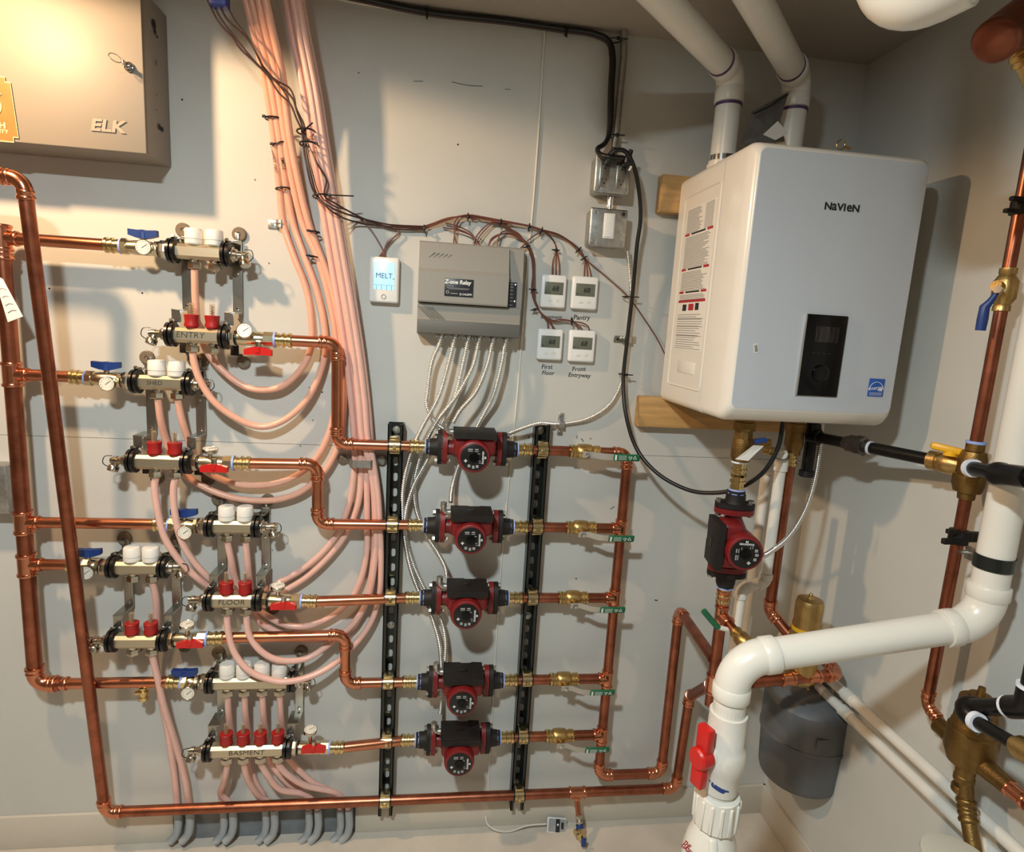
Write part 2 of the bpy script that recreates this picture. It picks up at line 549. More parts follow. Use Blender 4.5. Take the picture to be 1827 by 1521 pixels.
def coupling(root, c, ax, r=PR_, L=.02, fit='copper_fit'):
    ax = V(ax).normalized(); c = V(c); mb = MB()
    mb.tube([c - ax * L, c + ax * L], r * 1.1, 16)
    for s in (-1, 1): bead(mb, c + ax * L * .75 * s, ax, r)
    mb.build('coupling', fit, root)

ROWZ = [1.2150, .9955, .7845, .5290, .3440]      # heights of the five pump rows
DP = .058                                        # pipe centre off the wall, in the strut clamps
XS1, XS2 = -.099, .2985                          # the two struts
BOTZ = .1490
# front riser and long return pipe along the bottom
BX0 = -.862
r1 = thing('return_pipe', 'long copper pipe dropping at left and running along the bottom of the wall', 'pipe', (BX0, -DP, BOTZ))
top = P(42, 318, .205)
e1 = P(1222, 1255, .06); e2 = P(1237, 1243, .075)
corner_r = V((P(1205, 1412, DP).x, -DP, BOTZ))
up_r = V((corner_r.x + .004, -.07, P(1229, 1243, .07).z))
MAIN = [P(1331, 740, .33), P(1270, 1232, .33)]
mx = (MAIN[0].x + MAIN[1].x) / 2
jz = P(1274, 1220, .33).z
run(r1, [V((XL + .02, top.y, top.z + .004)), top, V((BX0, -DP, BOTZ)), corner_r, up_r, V((mx, -.33, jz))], m='copper_old')
tb = V((P(1030, 1415, DP).x, -DP, BOTZ))
tee(r1, tb, (1, 0, 0), (0, -.0, -1), rb=.009, Lb=.022)
tee(r1, V((mx, -.33, jz)), (0, 0, 1), up_r - V((mx, -.33, jz)), Lb=.03)
# left header with five branches
HD = .068
hx = lambda y: -1.010
H0 = -1.006
r2 = thing('supply_header', 'thick copper header at far left with five branches to the manifolds', 'pipe', (H0, -HD, .55))
RH = .0178
BR = [(P(190, 437, HD).x, P(100, 431, HD).z), (P(128, 672, HD).x, P(90, 671, HD).z), (P(277, 937, HD).x, P(160, 934, HD).z), (P(123, 1011, HD).x, P(80, 1008, HD).z), (P(300, 1219, HD).x, P(200, 1219, HD).z)]
zl = BR[4][1]
run(r2, [V((XL + .02, -HD, BR[0][1])), V((H0, -HD, BR[0][1])), V((H0, -HD, zl)), V((H0 + .06, -HD, zl))], RH, m='copper_old')
for i, (x, z) in enumerate(BR):
    MB().tube([V((H0 + .02, -HD, z)), V(((H0 + x) / 2, -HD, z)), V((x + .004, -HD, z))], PR_, 16).build('pipe', 'copper', r2)
    if i < 4: tee(r2, V((H0, -HD, z)), (0, 0, 1), (1, 0, 0), RH, PR_, L=.03, Lb=.038)
    else: coupling(r2, V((H0 + .058, -HD, z)), (1, 0, 0), PR_ * 1.02)
dq = V((P(255, 1220, HD).x, -HD, zl))
dv = thing('drain_cock', 'small brass drain cock under the lowest left copper branch', 'valve', dq)
MB().lathe(dq + V((0, 0, -PR_)), (0, 0, -1), [(0, .009), (.008, .009), (.009, .013), (.018, .013), (.019, .010), (.026, .010), (.027, .013), (.036, .013), (.037, .008)], 12).build('body', 'brass', dv)
MB().rbox(dq + V((-.012, -.006, -.026)), (.012, .012, .008), .002).build('handle', 'brass', dv)

# ================================================================ struts
ORD = ['topmost', 'second', 'third', 'fourth', 'lowest']
def strut(x, z0, z1, label):
    o = thing('strut_channel', label, 'strut', (x, 0, z0), 'black struts holding the pumps')
    w, dp, t = .041, .041, .0026
    mb = MB()
    L = z1 - z0
    n = int(L / .0425)
    ch = L / n
    yb, yf = -.0006, -.0006 - t
    sw, sh = .0068, .0125           # half slot width, half height
    outer = [(-w / 2, -.5), (-w / 4, -.5), (0, -.5), (w / 4, -.5), (w / 2, -.5), (w / 2, 0), (w / 2, .5), (w / 4, .5), (0, .5), (-w / 4, .5), (-w / 2, .5), (-w / 2, 0)]
    inner = [(-sw * .9, -sh * .72), (-sw * .5, -sh * .95), (0, -sh), (sw * .5, -sh * .95), (sw * .9, -sh * .72), (sw, 0), (sw * .9, sh * .72), (sw * .5, sh * .95), (0, sh), (-sw * .5, sh * .95), (-sw * .9, sh * .72), (-sw, 0)]
    for i in range(n):
        zc = z0 + ch * (i + .5)
        vs = [(x + a, yf, zc + b * ch) for a, b in outer] + [(x + a, yf, zc + b) for a, b in inner] + [(x + a, yb, zc + b) for a, b in inner]
        fs = []
        for k in range(12):
            l = (k + 1) % 12
            fs.append((k, l, 12 + l, 12 + k)); fs.append((12 + k, 12 + l, 24 + l, 24 + k))
        mb.add(vs, fs)
    for s in (-1, 1):
        mb.box((x + s * (w / 2 - t / 2), -dp / 2, (z0 + z1) / 2), (t, dp, L))
        mb.box((x + s * (w / 2 - .0047), -dp + t / 2, (z0 + z1) / 2), (.0094, t, L))
        mb.box((x + s * (w / 2 - .0082), -dp + .005, (z0 + z1) / 2), (t, .008, L))
    mb.build('channel', 'strut', o, 20)
    for zc in (z1 - ch * .5, z0 + ch * (n // 2 + .5), z0 + ch * .5):
        MB().lathe((x, yf, zc), (0, -1, 0), [(0, .011), (.002, .011), (.002, .006), (.006, .006)], 12).build('washer_bolt', 'galv', o)
strut(XS1, P(690, 1447, .02).z, P(705, 755, .02).z, 'black slotted steel strut left of the pumps')
strut(XS2, P(927, 1437, .02).z, P(967, 757, .02).z, 'black slotted steel strut right of the pumps')

def make_clamp(loc, label):
    o = thing('pipe_clamp', label, 'clamp', loc, 'strut pipe clamps')
    mb = MB(); r = PR_
    mb.lathe((-.014, 0, 0), (1, 0, 0), [(0, r + .001), (0, r + .0045), (.028, r + .0045), (.028, r + .001)], 24)
    mb.rbox((0, .006, .0205), (.027, .026, .009), .0015); mb.rbox((0, .010, -.0195), (.027, .022, .006), .0015)
    mb.build('strap', 'zinc', o, local=True)
    for s in (-1, 1):
        MB().lathe((s * .0154 - .0016, 0, 0), (1, 0, 0), [(0, r * .99), (0, r + .0052), (.0032, r + .0052), (.0032, r * .99)], 24).build('rubber_cushion', 'black_rubber', o, local=True)
    mb = MB()
    mb.lathe((0, -r - .003, .000), (0, -1, .2), [(0, .0065), (.003, .0065), (.0045, .005)], 6)
    mb.box((0, -r - .003, -.0075), (.024, .005, .0022))
    mb.build('bolt', 'zinc', o, local=True)
    return o
clamp0 = None
def clamp(loc, label):
    global clamp0
    if clamp0 is None:
        clamp0 = make_clamp(loc, label); return clamp0
    return copy_tree(clamp0, loc, label)
for i, z in enumerate(ROWZ):
    clamp(V((XS1, -DP, z)), 'zinc pipe clamp on the left strut, %s of the five pump rows' % ORD[i])
    clamp(V((XS2, -DP, z)), 'zinc pipe clamp on the right strut, %s of the five pump rows' % ORD[i])
clamp(V((XS1, -DP, BOTZ)), 'zinc pipe clamp on the left strut holding the long bottom pipe')
clamp(V((XS2, -DP, BOTZ)), 'zinc pipe clamp on the right strut holding the long bottom pipe')

# ================================================================ press adapter profile (brass), along +axis from the pump side
def adapter(mb, A, ax, L=.040, r=PR_):
    mb.lathe(A, ax, [(0, r * 1.16), (L * .18, r * 1.16), (L * .2, r * 1.05), (L * .36, r * 1.05), (L * .4, r * 1.3), (L * .52, r * 1.3), (L * .56, r * 1.08), (L * .7, r * 1.08), (L * .75, r * 1.28), (L * .92, r * 1.28), (L, r * 1.1)], 18)

# ================================================================ circulator pumps
def make_pump(loc, label, rot=None):
    o = thing('circulator_pump', label, 'pump', loc, 'red circulator pumps', rot)
    B = dict(parent=o, local=True)
    mb = MB()
    mb.lathe((-.074, 0, 0), (1, 0, 0), [(0, .021), (.018, .020), (.034, .028), (.050, .036), (.098, .036), (.114, .028), (.130, .020), (.148, .021)], 22)
    mb.rbox((.004, -.036, .018), (.108, .070, .048), .010, 3)
    mb.lathe((0, .030, -.004), (0, -1, 0), [(0, .030), (.008, .040), (.075, .042), (.118, .0425), (.126, .040), (.128, .036)], 30)
    mb.build('pump_body', 'pump_red', **B)
    for s in (-1, 1):
        for nm, x0, x1, m in (('flange', .066, .079, 'pump_red'), ('counter_flange', .0805, .092, 'cast_black')):
            mb = MB()
            pl = []
            for k in range(28):
                a = 2 * math.pi * k / 28
                rr = .031 + .016 * abs(math.sin(a)) ** 3
                pl.append((math.cos(a) * rr * .98, math.sin(a) * rr))
            M = Matrix(((0, 0, s, s * x0), (1, 0, 0, 0), (0, 1, 0, 0), (0, 0, 0, 1)))
            mb.prism(pl, M, x1 - x0)
            if nm == 'counter_flange':
                mb.lathe((s * .092, 0, 0), (s, 0, 0), [(0, .026), (.006, .0235), (.022, .0225), (.022, .019)], 20)
            mb.build(nm, m, **B)
        for zz in (-1, 1):
            mb = MB()
            mb.lathe((s * .058, 0, zz * .0375), (s, 0, 0), [(0, .0075), (.008, .0075)], 6)
            mb.lathe((s * .066, 0, zz * .0375), (s, 0, 0), [(0, .0042), (.030, .0042)], 10)
            mb.lathe((s * .092, 0, zz * .0375), (s, 0, 0), [(0, .0082), (.007, .0082)], 6)
            mb.build('bolt', 'steel', **B)
        mb = MB(); mb.lathe((s * .1145, 0, 0), (s, 0, 0), [(0, .021), (.008, .021)], 6)
        mb.build('hex_bushing', 'cast_black', **B)
        for q in (.1125, .1225):
            MB().lathe((s * q, 0, 0), (s, 0, 0), [(0, .0195), (.0032, .0195)], 18).build('seal_tape', 'tape_blue', **B)
        mb = MB(); adapter(mb, (s * .1255, 0, 0), (s, 0, 0)); mb.build('press_adapter', 'brass', **B)
    mb = MB()
    pl = [(-.052, -.084), (.058, -.084), (.058, .002), (.030, .004), (.020, -.004), (.004, -.004), (-.006, .004), (-.052, .004)]
    M = Matrix(((1, 0, 0, 0), (0, 1, 0, 0), (0, 0, 1, .040), (0, 0, 0, 1)))
    mb.prism(pl, M, .017)
    mb.rbox((.003, -.040, .050), (.106, .082, .016), .004)
    tb_ = mb.build('terminal_box', 'cast_black', **B)
    MB().rbox((.003, -.040, .0582), (.022, .014, .002), .0008).build('screw_boss', 'black', parent=tb_, local=True)
    mb = MB(); mb.lathe((0, -.0975, -.004), (0, -1, 0), [(0, .0345), (.0008, .0345), (.0014, .033)], 30)
    np_ = mb.build('name_plate', 'black', **B)
    MB().lathe((0, -.099, -.004), (0, -1, 0), [(0, .0125), (.003, .0118), (.0035, .004), (.0025, .0035)], 20).build('vent_screw', 'glass_black', parent=np_, local=True)
    mb = MB()
    for cx, cz, w, h in ((-.010, .021, .012, .003), (-.010, .0165, .012, .002), (.006, .021, .009, .003), (.006, .016, .010, .0018), (.012, .010, .006, .0016), (-.012, -.022, .007, .007), (-.001, -.025, .006, .008), (.009, -.023, .007, .007), (.016, -.014, .006, .0016), (.015, -.009, .006, .0016)):
        mb.box((cx, -.0992, cz - .004), (w, .0004, h))
    mb.build('plate_print', 'print_grey', parent=np_, local=True)
    mb = MB()
    mb.box((-.021, -.0992, -.013), (.008, .0005, .0022)); mb.box((-.021, -.0992, -.013), (.0022, .0005, .008))
    for a in (.7, -.7): mb.box((.0285, -.0992, -.004), (.0016, .0005, .007), Matrix.Rotation(a, 3, 'Y'))
    mb.build('plate_mark', 'print_white', parent=np_, local=True)
    W = ROOT[o.name]
    text('GRUNDFOS', .0062, W @ wallM((.0225, -.0991, -.004)) @ Matrix.Rotation(R_(-90), 4, 'Z'), 'print_white', np_, 'lettering', .0002, .0001)
    mb = MB()
    mb.lathe((-.053, -.03, .048), (-1, 0, 0), [(0, .0085), (.008, .0085), (.009, .007)], 12)
    mb.tube([(-.058, -.03, .048), (-.066, -.03, .049), (-.071, -.03, .055), (-.072, -.03, .066)], .0072, 12)
    mb.lathe((-.072, -.03, .064), (0, 0, 1), [(0, .009), (.003, .009), (.003, .0078), (.009, .0078), (.009, .0088), (.012, .0088)], 12)
    mb.build('cable_connector', 'galv', **B)
    return o
PX = [P(842, 800, DP + .0).x, P(836.5, 940, DP).x, P(829, 1067, DP).x, P(822, 1217, DP).x, P(817.5, 1318, DP).x]
pump0 = None
for i, z in enumerate(ROWZ):
    lb = 'red circulator pump with black terminal box between the struts, %s of the five' % ORD[i]
    loc = V((PX[i], -DP, z))
    if pump0 is None: pump0 = make_pump(loc, lb)
    else: copy_tree(pump0, loc, lb)

# ================================================================ brass ball valves with green levers
def make_lever_valve(loc, label, rot=None):
    o = thing('ball_valve', label, 'valve', loc, 'green handled ball valves', rot)
    B = dict(parent=o, local=True)
    mb = MB(); r = PR_
    half = [(.010, .0215), (.018, .0205), (.022, .0165), (.027, .0165), (.029, .0185), (.033, .0185), (.035, .016), (.040, .0155)]
    prof = [(-t, q) for t, q in half[::-1]] + [(0, .022)] + half
    mb.lathe((0, 0, 0), (1, 0, 0), prof, 20)
    mb.lathe((0, -.012, 0), (0, -1, 0), [(0, .012), (.014, .012), (.014, .009), (.020, .009)], 14)
    mb.build('body', 'bronze', **B)
    for s in (-1, 1):
        mb = MB(); mb.lathe((s * .028, 0, 0), (s, 0, 0), [(0, .0185), (.004, .0185), (.005, .016), (.008, .016), (.009, .0188), (.014, .0188), (.016, .015)], 18)
        mb.build('press_end', 'brass', **B)
    mb = MB()
    prof = [(-.014, -.0335), (.016, -.0335), (.042, -.047), (.066, -.051), (.120, -.051)]
    vs = []; fs = []
    for x, y in prof:
        for dy in (0, -.0022):
            for zz in (-.0085, .0085): vs.append((x, y + dy, zz))
    for i in range(len(prof) - 1):
        a = i * 4; b = a + 4
        fs += [(a, a + 1, b + 1, b), (a + 2, b + 2, b + 3, a + 3), (a, b, b + 2, a + 2), (a + 1, a + 3, b + 3, b + 1)]
    fs += [(0, 2, 3, 1), (len(vs) - 4, len(vs) - 3, len(vs) - 1, len(vs) - 2)]
    mb.add(vs, fs)
    lv = mb.build('lever', 'lever_steel', **B)
    MB().lathe((0, -.034, 0), (0, -1, 0), [(0, .0075), (.006, .0075), (.008, .005)], 6).build('nut', 'chrome', parent=lv, local=True)
    mb = MB(); mb.rbox((.104, -.0522, 0), (.074, .007, .0195), .0034, 3)
    g = mb.build('grip', 'grip_green', parent=o, local=True)
    mb = MB()
    mb.box((.0735, -.0559, 0), (.005, .0004, .014))
    for q in (-.0045, 0, .0045): mb.box((.092, -.0559, q), (.022, .0004, .0010))
    for cx, sg in ((.1135, -1), (.1265, 1)):
        for a in range(3):
            t0 = math.pi / 2 * sg + a * 2 * math.pi / 3; t1 = t0 + 2 * math.pi / 3
            mb.tube([(cx + math.cos(t0) * .0055, -.0558, math.sin(t0) * .0055), (cx + math.cos(t1) * .0055, -.0558, math.sin(t1) * .0055)], .0006, 4)
    mb.build('grip_print', 'print_white', parent=g, local=True)
    return o
VX = [P(1043, 803, DP).x, P(1036, 942, DP).x, P(1022, 1067, DP).x, P(1006, 1210, DP).x, P(998, 1312, DP).x]
val0 = None
for i, z in enumerate(ROWZ):
    lb = 'brass ball valve with green lever beside the copper riser, %s of the five' % ORD[i]
    loc = V((VX[i], -DP, z))
    rv = Matrix.Rotation(R_(2 if i == 0 else 13), 3, 'X')
    if val0 is None: val0 = make_lever_valve(loc, lb, rv)
    else: copy_tree(val0, loc, lb, rv)
    s = thing('copper_stub', 'short straight copper pipe between pump and ball valve, %s of the five rows' % ORD[i], 'pipe', (PX[i] + .16, -DP, z), 'pump stubs')
    MB().tube([V((PX[i] + .155, -DP, z)), V((VX[i] - .036, -DP, z))], PR_, 16).build('pipe', 'copper_old', s)

# ================================================================ right riser header
RX = P(1100, 1065, DP).x
RXs = [P(1127, 806, DP).x, P(1108, 944, DP).x, P(1096, 1067, DP).x, P(1080, 1210, DP).x, P(1072, 1312, DP).x]
rx = sum(RXs) / 5
r3 = thing('riser_header', 'copper riser right of the green levers joining five rows and looping to the pump main', 'pipe', (rx, -DP, ROWZ[4]))
zb = P(1120, 1382, DP).z
x2 = P(1195, 1240, DP).x
zt = P(1211, 1088, DP).z
run(r3, [V((VX[0] + .036, -DP, ROWZ[0])), V((rx, -DP, ROWZ[0])), V((rx, -DP, zb)), V((x2, -DP, zb)), V((x2, -DP, zt)), V((mx - .004, -.325, zt))], m='copper_old')
for i in range(1, 5):
    tee(r3, V((rx, -DP, ROWZ[i])), (0, 0, 1), (-1, 0, 0))
    MB().tube([V((VX[i] + .036, -DP, ROWZ[i])), V((rx, -DP, ROWZ[i]))], PR_, 16).build('pipe', 'copper_old', r3)
# drain below the bottom tee
dd = thing('drain_valve', 'small brass drain valve with blue handle hanging under the bottom pipe', 'valve', tb + V((0, -.0, -.14)))
MB().tube([tb + V((0, 0, -.02)), tb + V((.004, -.02, -.06))], .008, 12).build('pipe', 'copper', dd)
q0 = tb + V((.004, -.02, -.06)); ax = V((.004, -.02, -.04)).normalized()
mb = MB(); mb.lathe(q0, ax, [(0, .0095), (.006, .0105), (.010, .0085), (.018, .011), (.024, .0085), (.028, .0085)], 14); mb.build('press_adapter', 'nickel', dd)
MB().lathe(q0 + ax * .026, ax, [(0, .012), (.009, .012)], 14).build('seal_tape', 'handle_blue', dd)
mb = MB(); mb.lathe(q0 + ax * .035, ax, [(0, .011), (.022, .012), (.03, .009)], 14); mb.lathe(q0 + ax * .044, (-1, -.3, .1), [(0, .009), (.02, .009)], 12); mb.build('body', 'brass', dd)
MB().rbox(q0 + ax * .062 + V((.004, -.016, 0)), (.014, .010, .026), .003).build('handle', 'handle_blue', dd)

# ================================================================ radiant manifolds
DU, DL = .060, .088                  # upper and lower bar off the wall
def bar_prism(mb, x0, x1, y, z, h=.0178, c=.0075, dpt=.0178):
    pl = [(-dpt + c, -h), (dpt - c, -h), (dpt, -h + c), (dpt, h - c), (dpt - c, h), (-dpt + c, h), (-dpt, h - c), (-dpt, -h + c)]
    M = Matrix(((0, 0, 1, x0), (1, 0, 0, y), (0, 1, 0, z), (0, 0, 0, 1)))
    mb.prism(pl, M, x1 - x0)
def collar(root, x, y, z):
    mb = MB()
    for s in (-.0055, .0055):
        mb.lathe((x + s - .005, y, z), (1, 0, 0), [(0, .019), (0, .0265), (.0015, .0295), (.0085, .0295), (.010, .0265), (.010, .019)], 22)
    mb.rbox((x, y + .012, z + .026), (.012, .016, .016), .002)
    mb.build('collar', 'black_rubber', root)
    MB().lathe((x, y + .004, z + .032), (0, -1, .4), [(0, .0055), (.006, .0055), (.009, .004)], 8).build('collar_screw', 'chrome', root)
def nut_down(root, x, y, z, stub=False):
    mb = MB()
    mb.lathe((x, y, z - .015), (0, 0, -1), [(0, .0125), (.006, .0125), (.007, .010), (.010, .010)], 16)
    mb.lathe((x, y, z - .024), (0, 0, -1), [(0, .0145), (.002, .0155), (.014, .0155), (.016, .0135)], 6, .4)
    if stub: mb.lathe((x, y, z - .040), (0, 0, -1), [(0, .010), (.003, .008), (.004, .0045), (.008, .004)], 12)
    mb.build('outlet_nut', 'nickel', root)
def drain(root, x, y, z, s):
    mb = MB()
    mb.lathe((x, y, z), (s, 0, 0), [(0, .019), (.006, .019), (.007, .016), (.014, .014), (.016, .010), (.026, .009), (.027, .011), (.036, .011), (.037, .008), (.042, .008)], 14)
    mb.lathe((x + s * .03, y - .002, z - .004), (s * .3, -.35, -1), [(0, .009), (.010, .009)], 12)
    dv_ = mb.build('drain_valve', 'nickel', root)
    ax = V((s * .3, -.35, -1)).normalized()
    c = V((x + s * .03, y - .002, z - .004)) + ax * .009
    MB().lathe(c, ax, [(0, .0115), (.002, .0128), (.013, .0128), (.015, .011)], 16).build('drain_cap', 'nickel', dv_)
    MB().tube(spline([c + V((s * .010, -.004, -.004)), c + V((s * .022, -.008, .008)), c + V((s * .018, -.006, .024)), c + V((s * .002, -.004, .026))], 5), .0011, 6).build('cap_strap', 'black', dv_)
def gauge(root, c, ax, r=.0175, stem=None):
    ax = V(ax).normalized(); c = V(c)
    mb = MB(); mb.lathe(c - ax * .010, ax, [(0, r * .8), (.002, r), (.010, r), (.0112, r * .94), (.0104, r * .9)], 24)
    if stem is not None: mb.cyl(stem, c - ax * .006, .0055, 10)
    g = mb.build('gauge', 'nickel', root)
    MB().lathe(c + ax * .0002, ax, [(0, r * .9), (.0003, r * .9)], 24).build('dial_face', 'dial', g)
    m = frame(ax); mb = MB()
    for k in range(11):
        a = R_(-130 + 26 * k)
        u = m @ V((math.sin(a), math.cos(a), 0))
        mb.tube([c + ax * .0007 + u * r * .62, c + ax * .0007 + u * r * .82], .0004, 4)
    u = m @ V((math.sin(.9), math.cos(.9), 0))
    mb.tube([c + ax * .0009 - u * r * .2, c + ax * .0009 + u * r * .6], .0006, 4)
    mb.build('dial_marks', 'ink', g)
def butterfly(root, c, m, s):
    c = V(c)
    mb = MB()
    mb.lathe(c + V((0, 0, -s * .024)), (0, 0, s), [(0, .0065), (.018, .0065)], 10)
    mb.build('handle_stem', 'nickel', root)
    mb = MB()
    pl = [(-.032, -.005), (-.013, -.011), (.013, -.011), (.032, -.005), (.032, .009), (.010, .0075), (0, .009), (-.010, .0075), (-.032, .009)]
    M = Matrix(((1, 0, 0, c.x), (0, 0, -1, c.y + .007), (0, s, 0, c.z), (0, 0, 0, 1)))
    mb.prism(pl, M, .014)
    mb.lathe(c + V((0, 0, -s * .012)), (0, 0, s), [(0, .010), (.014, .0095)], 14)
    mb.build('handle', m, root)

NAMES = ['topmost', 'second highest', 'middle', 'fourth', 'lowest']
MF = [
 dict(ul=(315, 449), ur=(400, 453), caps=(346.5, 383), ug=(255, 441), uh=(255, 417), ll=(312, 598), lr=(396, 601), reds=(343, 379.5), lg=(436, 590), lh=(460, 628), ring=492, end=523, txt='ENTRY', gface=True, stub=True),
 dict(ul=(249, 682), ur=(332, 684), caps=(281, 316), ug=(190, 685), uh=(189, 652), ll=(243, 823), lr=(329, 825), reds=(277, 313), lg=(375, 801), lh=(381, 837), ring=421, end=449, txt='', utxt='SHED'),
 dict(ul=(381, 939), ur=(454, 940), caps=(405, 438), ug=(329, 951), uh=(328, 915), ll=(379, 1071), lr=(455, 1071), reds=(405, 438), lg=(496, 1045), lh=(505, 1083), ring=538, end=567, txt='FLOOR'),
 dict(ul=(208, 1012), ur=(288, 1012), caps=(237, 270.5), ug=(153, 1023), uh=(156, 986), ll=(207, 1144), lr=(287, 1142), reds=(237, 270.5), lg=(334, 1114), lh=(338, 1151), ring=377, end=401, txt=''),
 dict(ul=(381, 1219), ur=(517, 1215), caps=(406, 436, 468, 499), ug=(335, 1238), uh=(329, 1201), ll=(377, 1339), lr=(509, 1335), reds=(404.5, 434.6, 465, 496), lg=(554, 1302), lh=(559, 1339), ring=590, end=615, txt='BASMENT'),
]
PORT_U, PORT_L, ROWEND = [], [], []
for i, q in enumerate(MF):
    nm = NAMES[i]
    # ---- upper bar
    a, b = P(*q['ul'], DU), P(*q['ur'], DU)
    z = (a.z + b.z) / 2; y = -DU; x0, x1 = a.x, b.x
    if q.get('utxt'): ulab = 'upper stainless manifold bar with two white caps, second group from the top at left'
    else: ulab = 'upper stainless manifold bar with %s white caps, %s of the manifold groups' % ('four' if i == 4 else 'two', nm)
    o = thing('supply_manifold', ulab, 'manifold', ((x0 + x1) / 2, y, z), 'white capped manifold bars')
    mb = MB(); bar_prism(mb, x0 - .012, x1 + .012, y, z); br = mb.build('bar', 'bar_steel', o, 20)
    if q.get('utxt'): text(q['utxt'], .015, wallM((x0 + .042, y - .0182, z), 0, .1), 'ink', br, 'handwriting', .0002, -.0002)
    for cx in (x0 - .007, x1 + .007): collar(o, cx, y, z)
    pu = []
    for k, c in enumerate(q['caps']):
        px_ = P(c, q['ul'][1] + 5, DU).x
        pu.append((px_, y, z))
        mb = MB(); mb.lathe((px_, y, z + .0165), (0, 0, 1), [(0, .017), (.003, .0205), (.012, .0205), (.0125, .0190), (.014, .0190), (.0145, .0208), (.036, .0198), (.0385, .0180), (.039, .0150), (.0385, .0145)], 26)
        cp = mb.build('actuator_cap', 'cap_white', o)
        nut_down(o, px_, y, z, q.get('stub') and k == 1)
    drain(o, x1 + .016, y, z, 1)
    PORT_U.append(pu)
    # ---- shutoff valve left of it
    xe = BR[i][0]; zv = BR[i][1]
    g = P(*q['ug'], DU + .034); h = P(*q['uh'], DU + .004)
    v = thing('manifold_valve', 'brass valve with blue butterfly handle and round gauge, feeding the %s white capped manifold' % nm, 'valve', (xe, y, z), 'blue handled manifold valves')
    L = x0 - .018 - xe
    A = V((xe, -HD, zv)); Bv = V((x0 - .016, y, z)); ax = (Bv - A).normalized(); LL = (Bv - A).length
    mb = MB(); adapter(mb, A + ax * .030, -ax, .034); mb.build('press_adapter', 'brass', v)
    MB().lathe(A + ax * .030, ax, [(0, .0182), (.004, .0182)], 18).build('seal_ring', 'tape_blue', v)
    mb = MB()
    mb.lathe(A + ax * .034, ax, [(0, .0195), (.012, .0195)], 8, .3)
    mb.lathe(A + ax * .046, ax, [(0, .0155), ((LL - .075) * .3, .0172), ((LL - .075) * .7, .0172), (LL - .075, .0150)], 18)
    mb.lathe(A + ax * (LL - .031), ax, [(0, .0185), (.010, .0185)], 8, .3)
    mb.build('body', 'pale_brass', v)
    mb = MB(); mb.lathe(A + ax * (LL - .020), ax, [(0, .0205), (.003, .0225), (.014, .0225), (.020, .0190)], 8, .2)
    mb.build('union_nut', 'nickel', v)
    MB().lathe(A + ax * (LL - .023), ax, [(0, .0195), (.0028, .0195)], 18).build('gasket', 'black', v)
    gauge(v, g, (.05, -1, .05), .0180, V((g.x, y - .01, z)))
    butterfly(v, V((h.x, y - .002, h.z)), 'handle_blue', 1)
    # ---- lower bar
    a, b = P(*q['ll'], DL), P(*q['lr'], DL)
    zl_ = (a.z + b.z) / 2; y = -DL; lx0, lx1 = a.x, b.x
    lab = 'lower stainless manifold bar with %s red flow meters, %s of the manifold groups' % ('four' if i == 4 else 'two', nm)
    o = thing('return_manifold', lab, 'manifold', ((lx0 + lx1) / 2, y, zl_), 'red metered manifold bars')
    mb = MB(); bar_prism(mb, lx0 - .012, lx1 + .012, y, zl_); br = mb.build('bar', 'bar_steel', o, 20)
    if q['txt']: text(q['txt'], .020 if i != 4 else .019, wallM(((lx0 + lx1) / 2 + (.0 if i else -.012), y - .0182, zl_ + .001), 0, .1), 'ink', br, 'handwriting', .0002, -.0003, 1.05 if i != 4 else 1.15)
    for cx in (lx0 - .007, lx1 + .007): collar(o, cx, y, zl_)
    pl_ = []
    for k, c in enumerate(q['reds']):
        px_ = P(c, q['ll'][1] + 2, DL).x
        pl_.append((px_, y, zl_))
        mb = MB(); mb.lathe((px_, y, zl_ + .0165), (0, 0, 1), [(0, .0135), (.004, .0135), (.005, .017), (.010, .0172), (.016, .0155), (.024, .0162), (.033, .0172), (.034, .016), (.034, .007)], 22)
        fm = mb.build('flow_meter', 'meter_red', o)
        MB().lathe((px_, y, zl_ + .0145), (0, 0, 1), [(0, .0145), (.003, .0145)], 16).build('meter_seat', 'brass', fm)
        MB().lathe((px_, y, zl_ + .050), (0, 0, 1), [(0, .0065), (.026, .0065), (.0285, .004)], 14).build('sight_glass', 'glass_tube', fm)
        mb = MB(); mb.lathe((px_, y, zl_ + .050), (0, 0, 1), [(0, .0025), (.012, .0025), (.012, .0012), (.024, .0012)], 8)
        mb.tube([(px_ + math.cos(t * .9) * .0042, y + math.sin(t * .9) * .0042, zl_ + .052 + t * .00085) for t in range(27)], .0006, 4)
        mb.build('spring', 'copper_old', fm)
        nut_down(o, px_, y, zl_, q.get('stub') and k == 1)
    drain(o, lx0 - .016, y, zl_, -1)
    PORT_L.append(pl_)
    # ---- valve right of it
    xe = P(q['end'], q['lr'][1] + 5, .075).x
    v = thing('manifold_valve', 'brass valve with red butterfly handle and gauge right of the %s red metered manifold' % nm, 'valve', (lx1, y, zl_), 'red handled manifold valves')
    ze = zl_ if i in (1, 3) else (zl_ if i == 0 else ROWZ[{2: 2, 4: 4}[i]])
    A = V((lx1 + .016, y, zl_)); Bv = V((xe, -.080, ze if i in (0, 2, 4) else zl_)); ax = (Bv - A).normalized(); LL = (Bv - A).length
    mb = MB(); mb.lathe(A, ax, [(0, .0190), (.004, .0215), (.014, .0215), (.016, .019)], 8, .2); mb.build('union_nut', 'nickel', v)
    MB().lathe(A + ax * .0165, ax, [(0, .0195), (.0028, .0195)], 18).build('gasket', 'black', v)
    bl = LL - .040 - .0195
    mb = MB(); mb.lathe(A + ax * .0195, ax, [(0, .0165), (bl * .2, .0180), (bl * .6, .0180), (bl * .7, .0160)], 18)
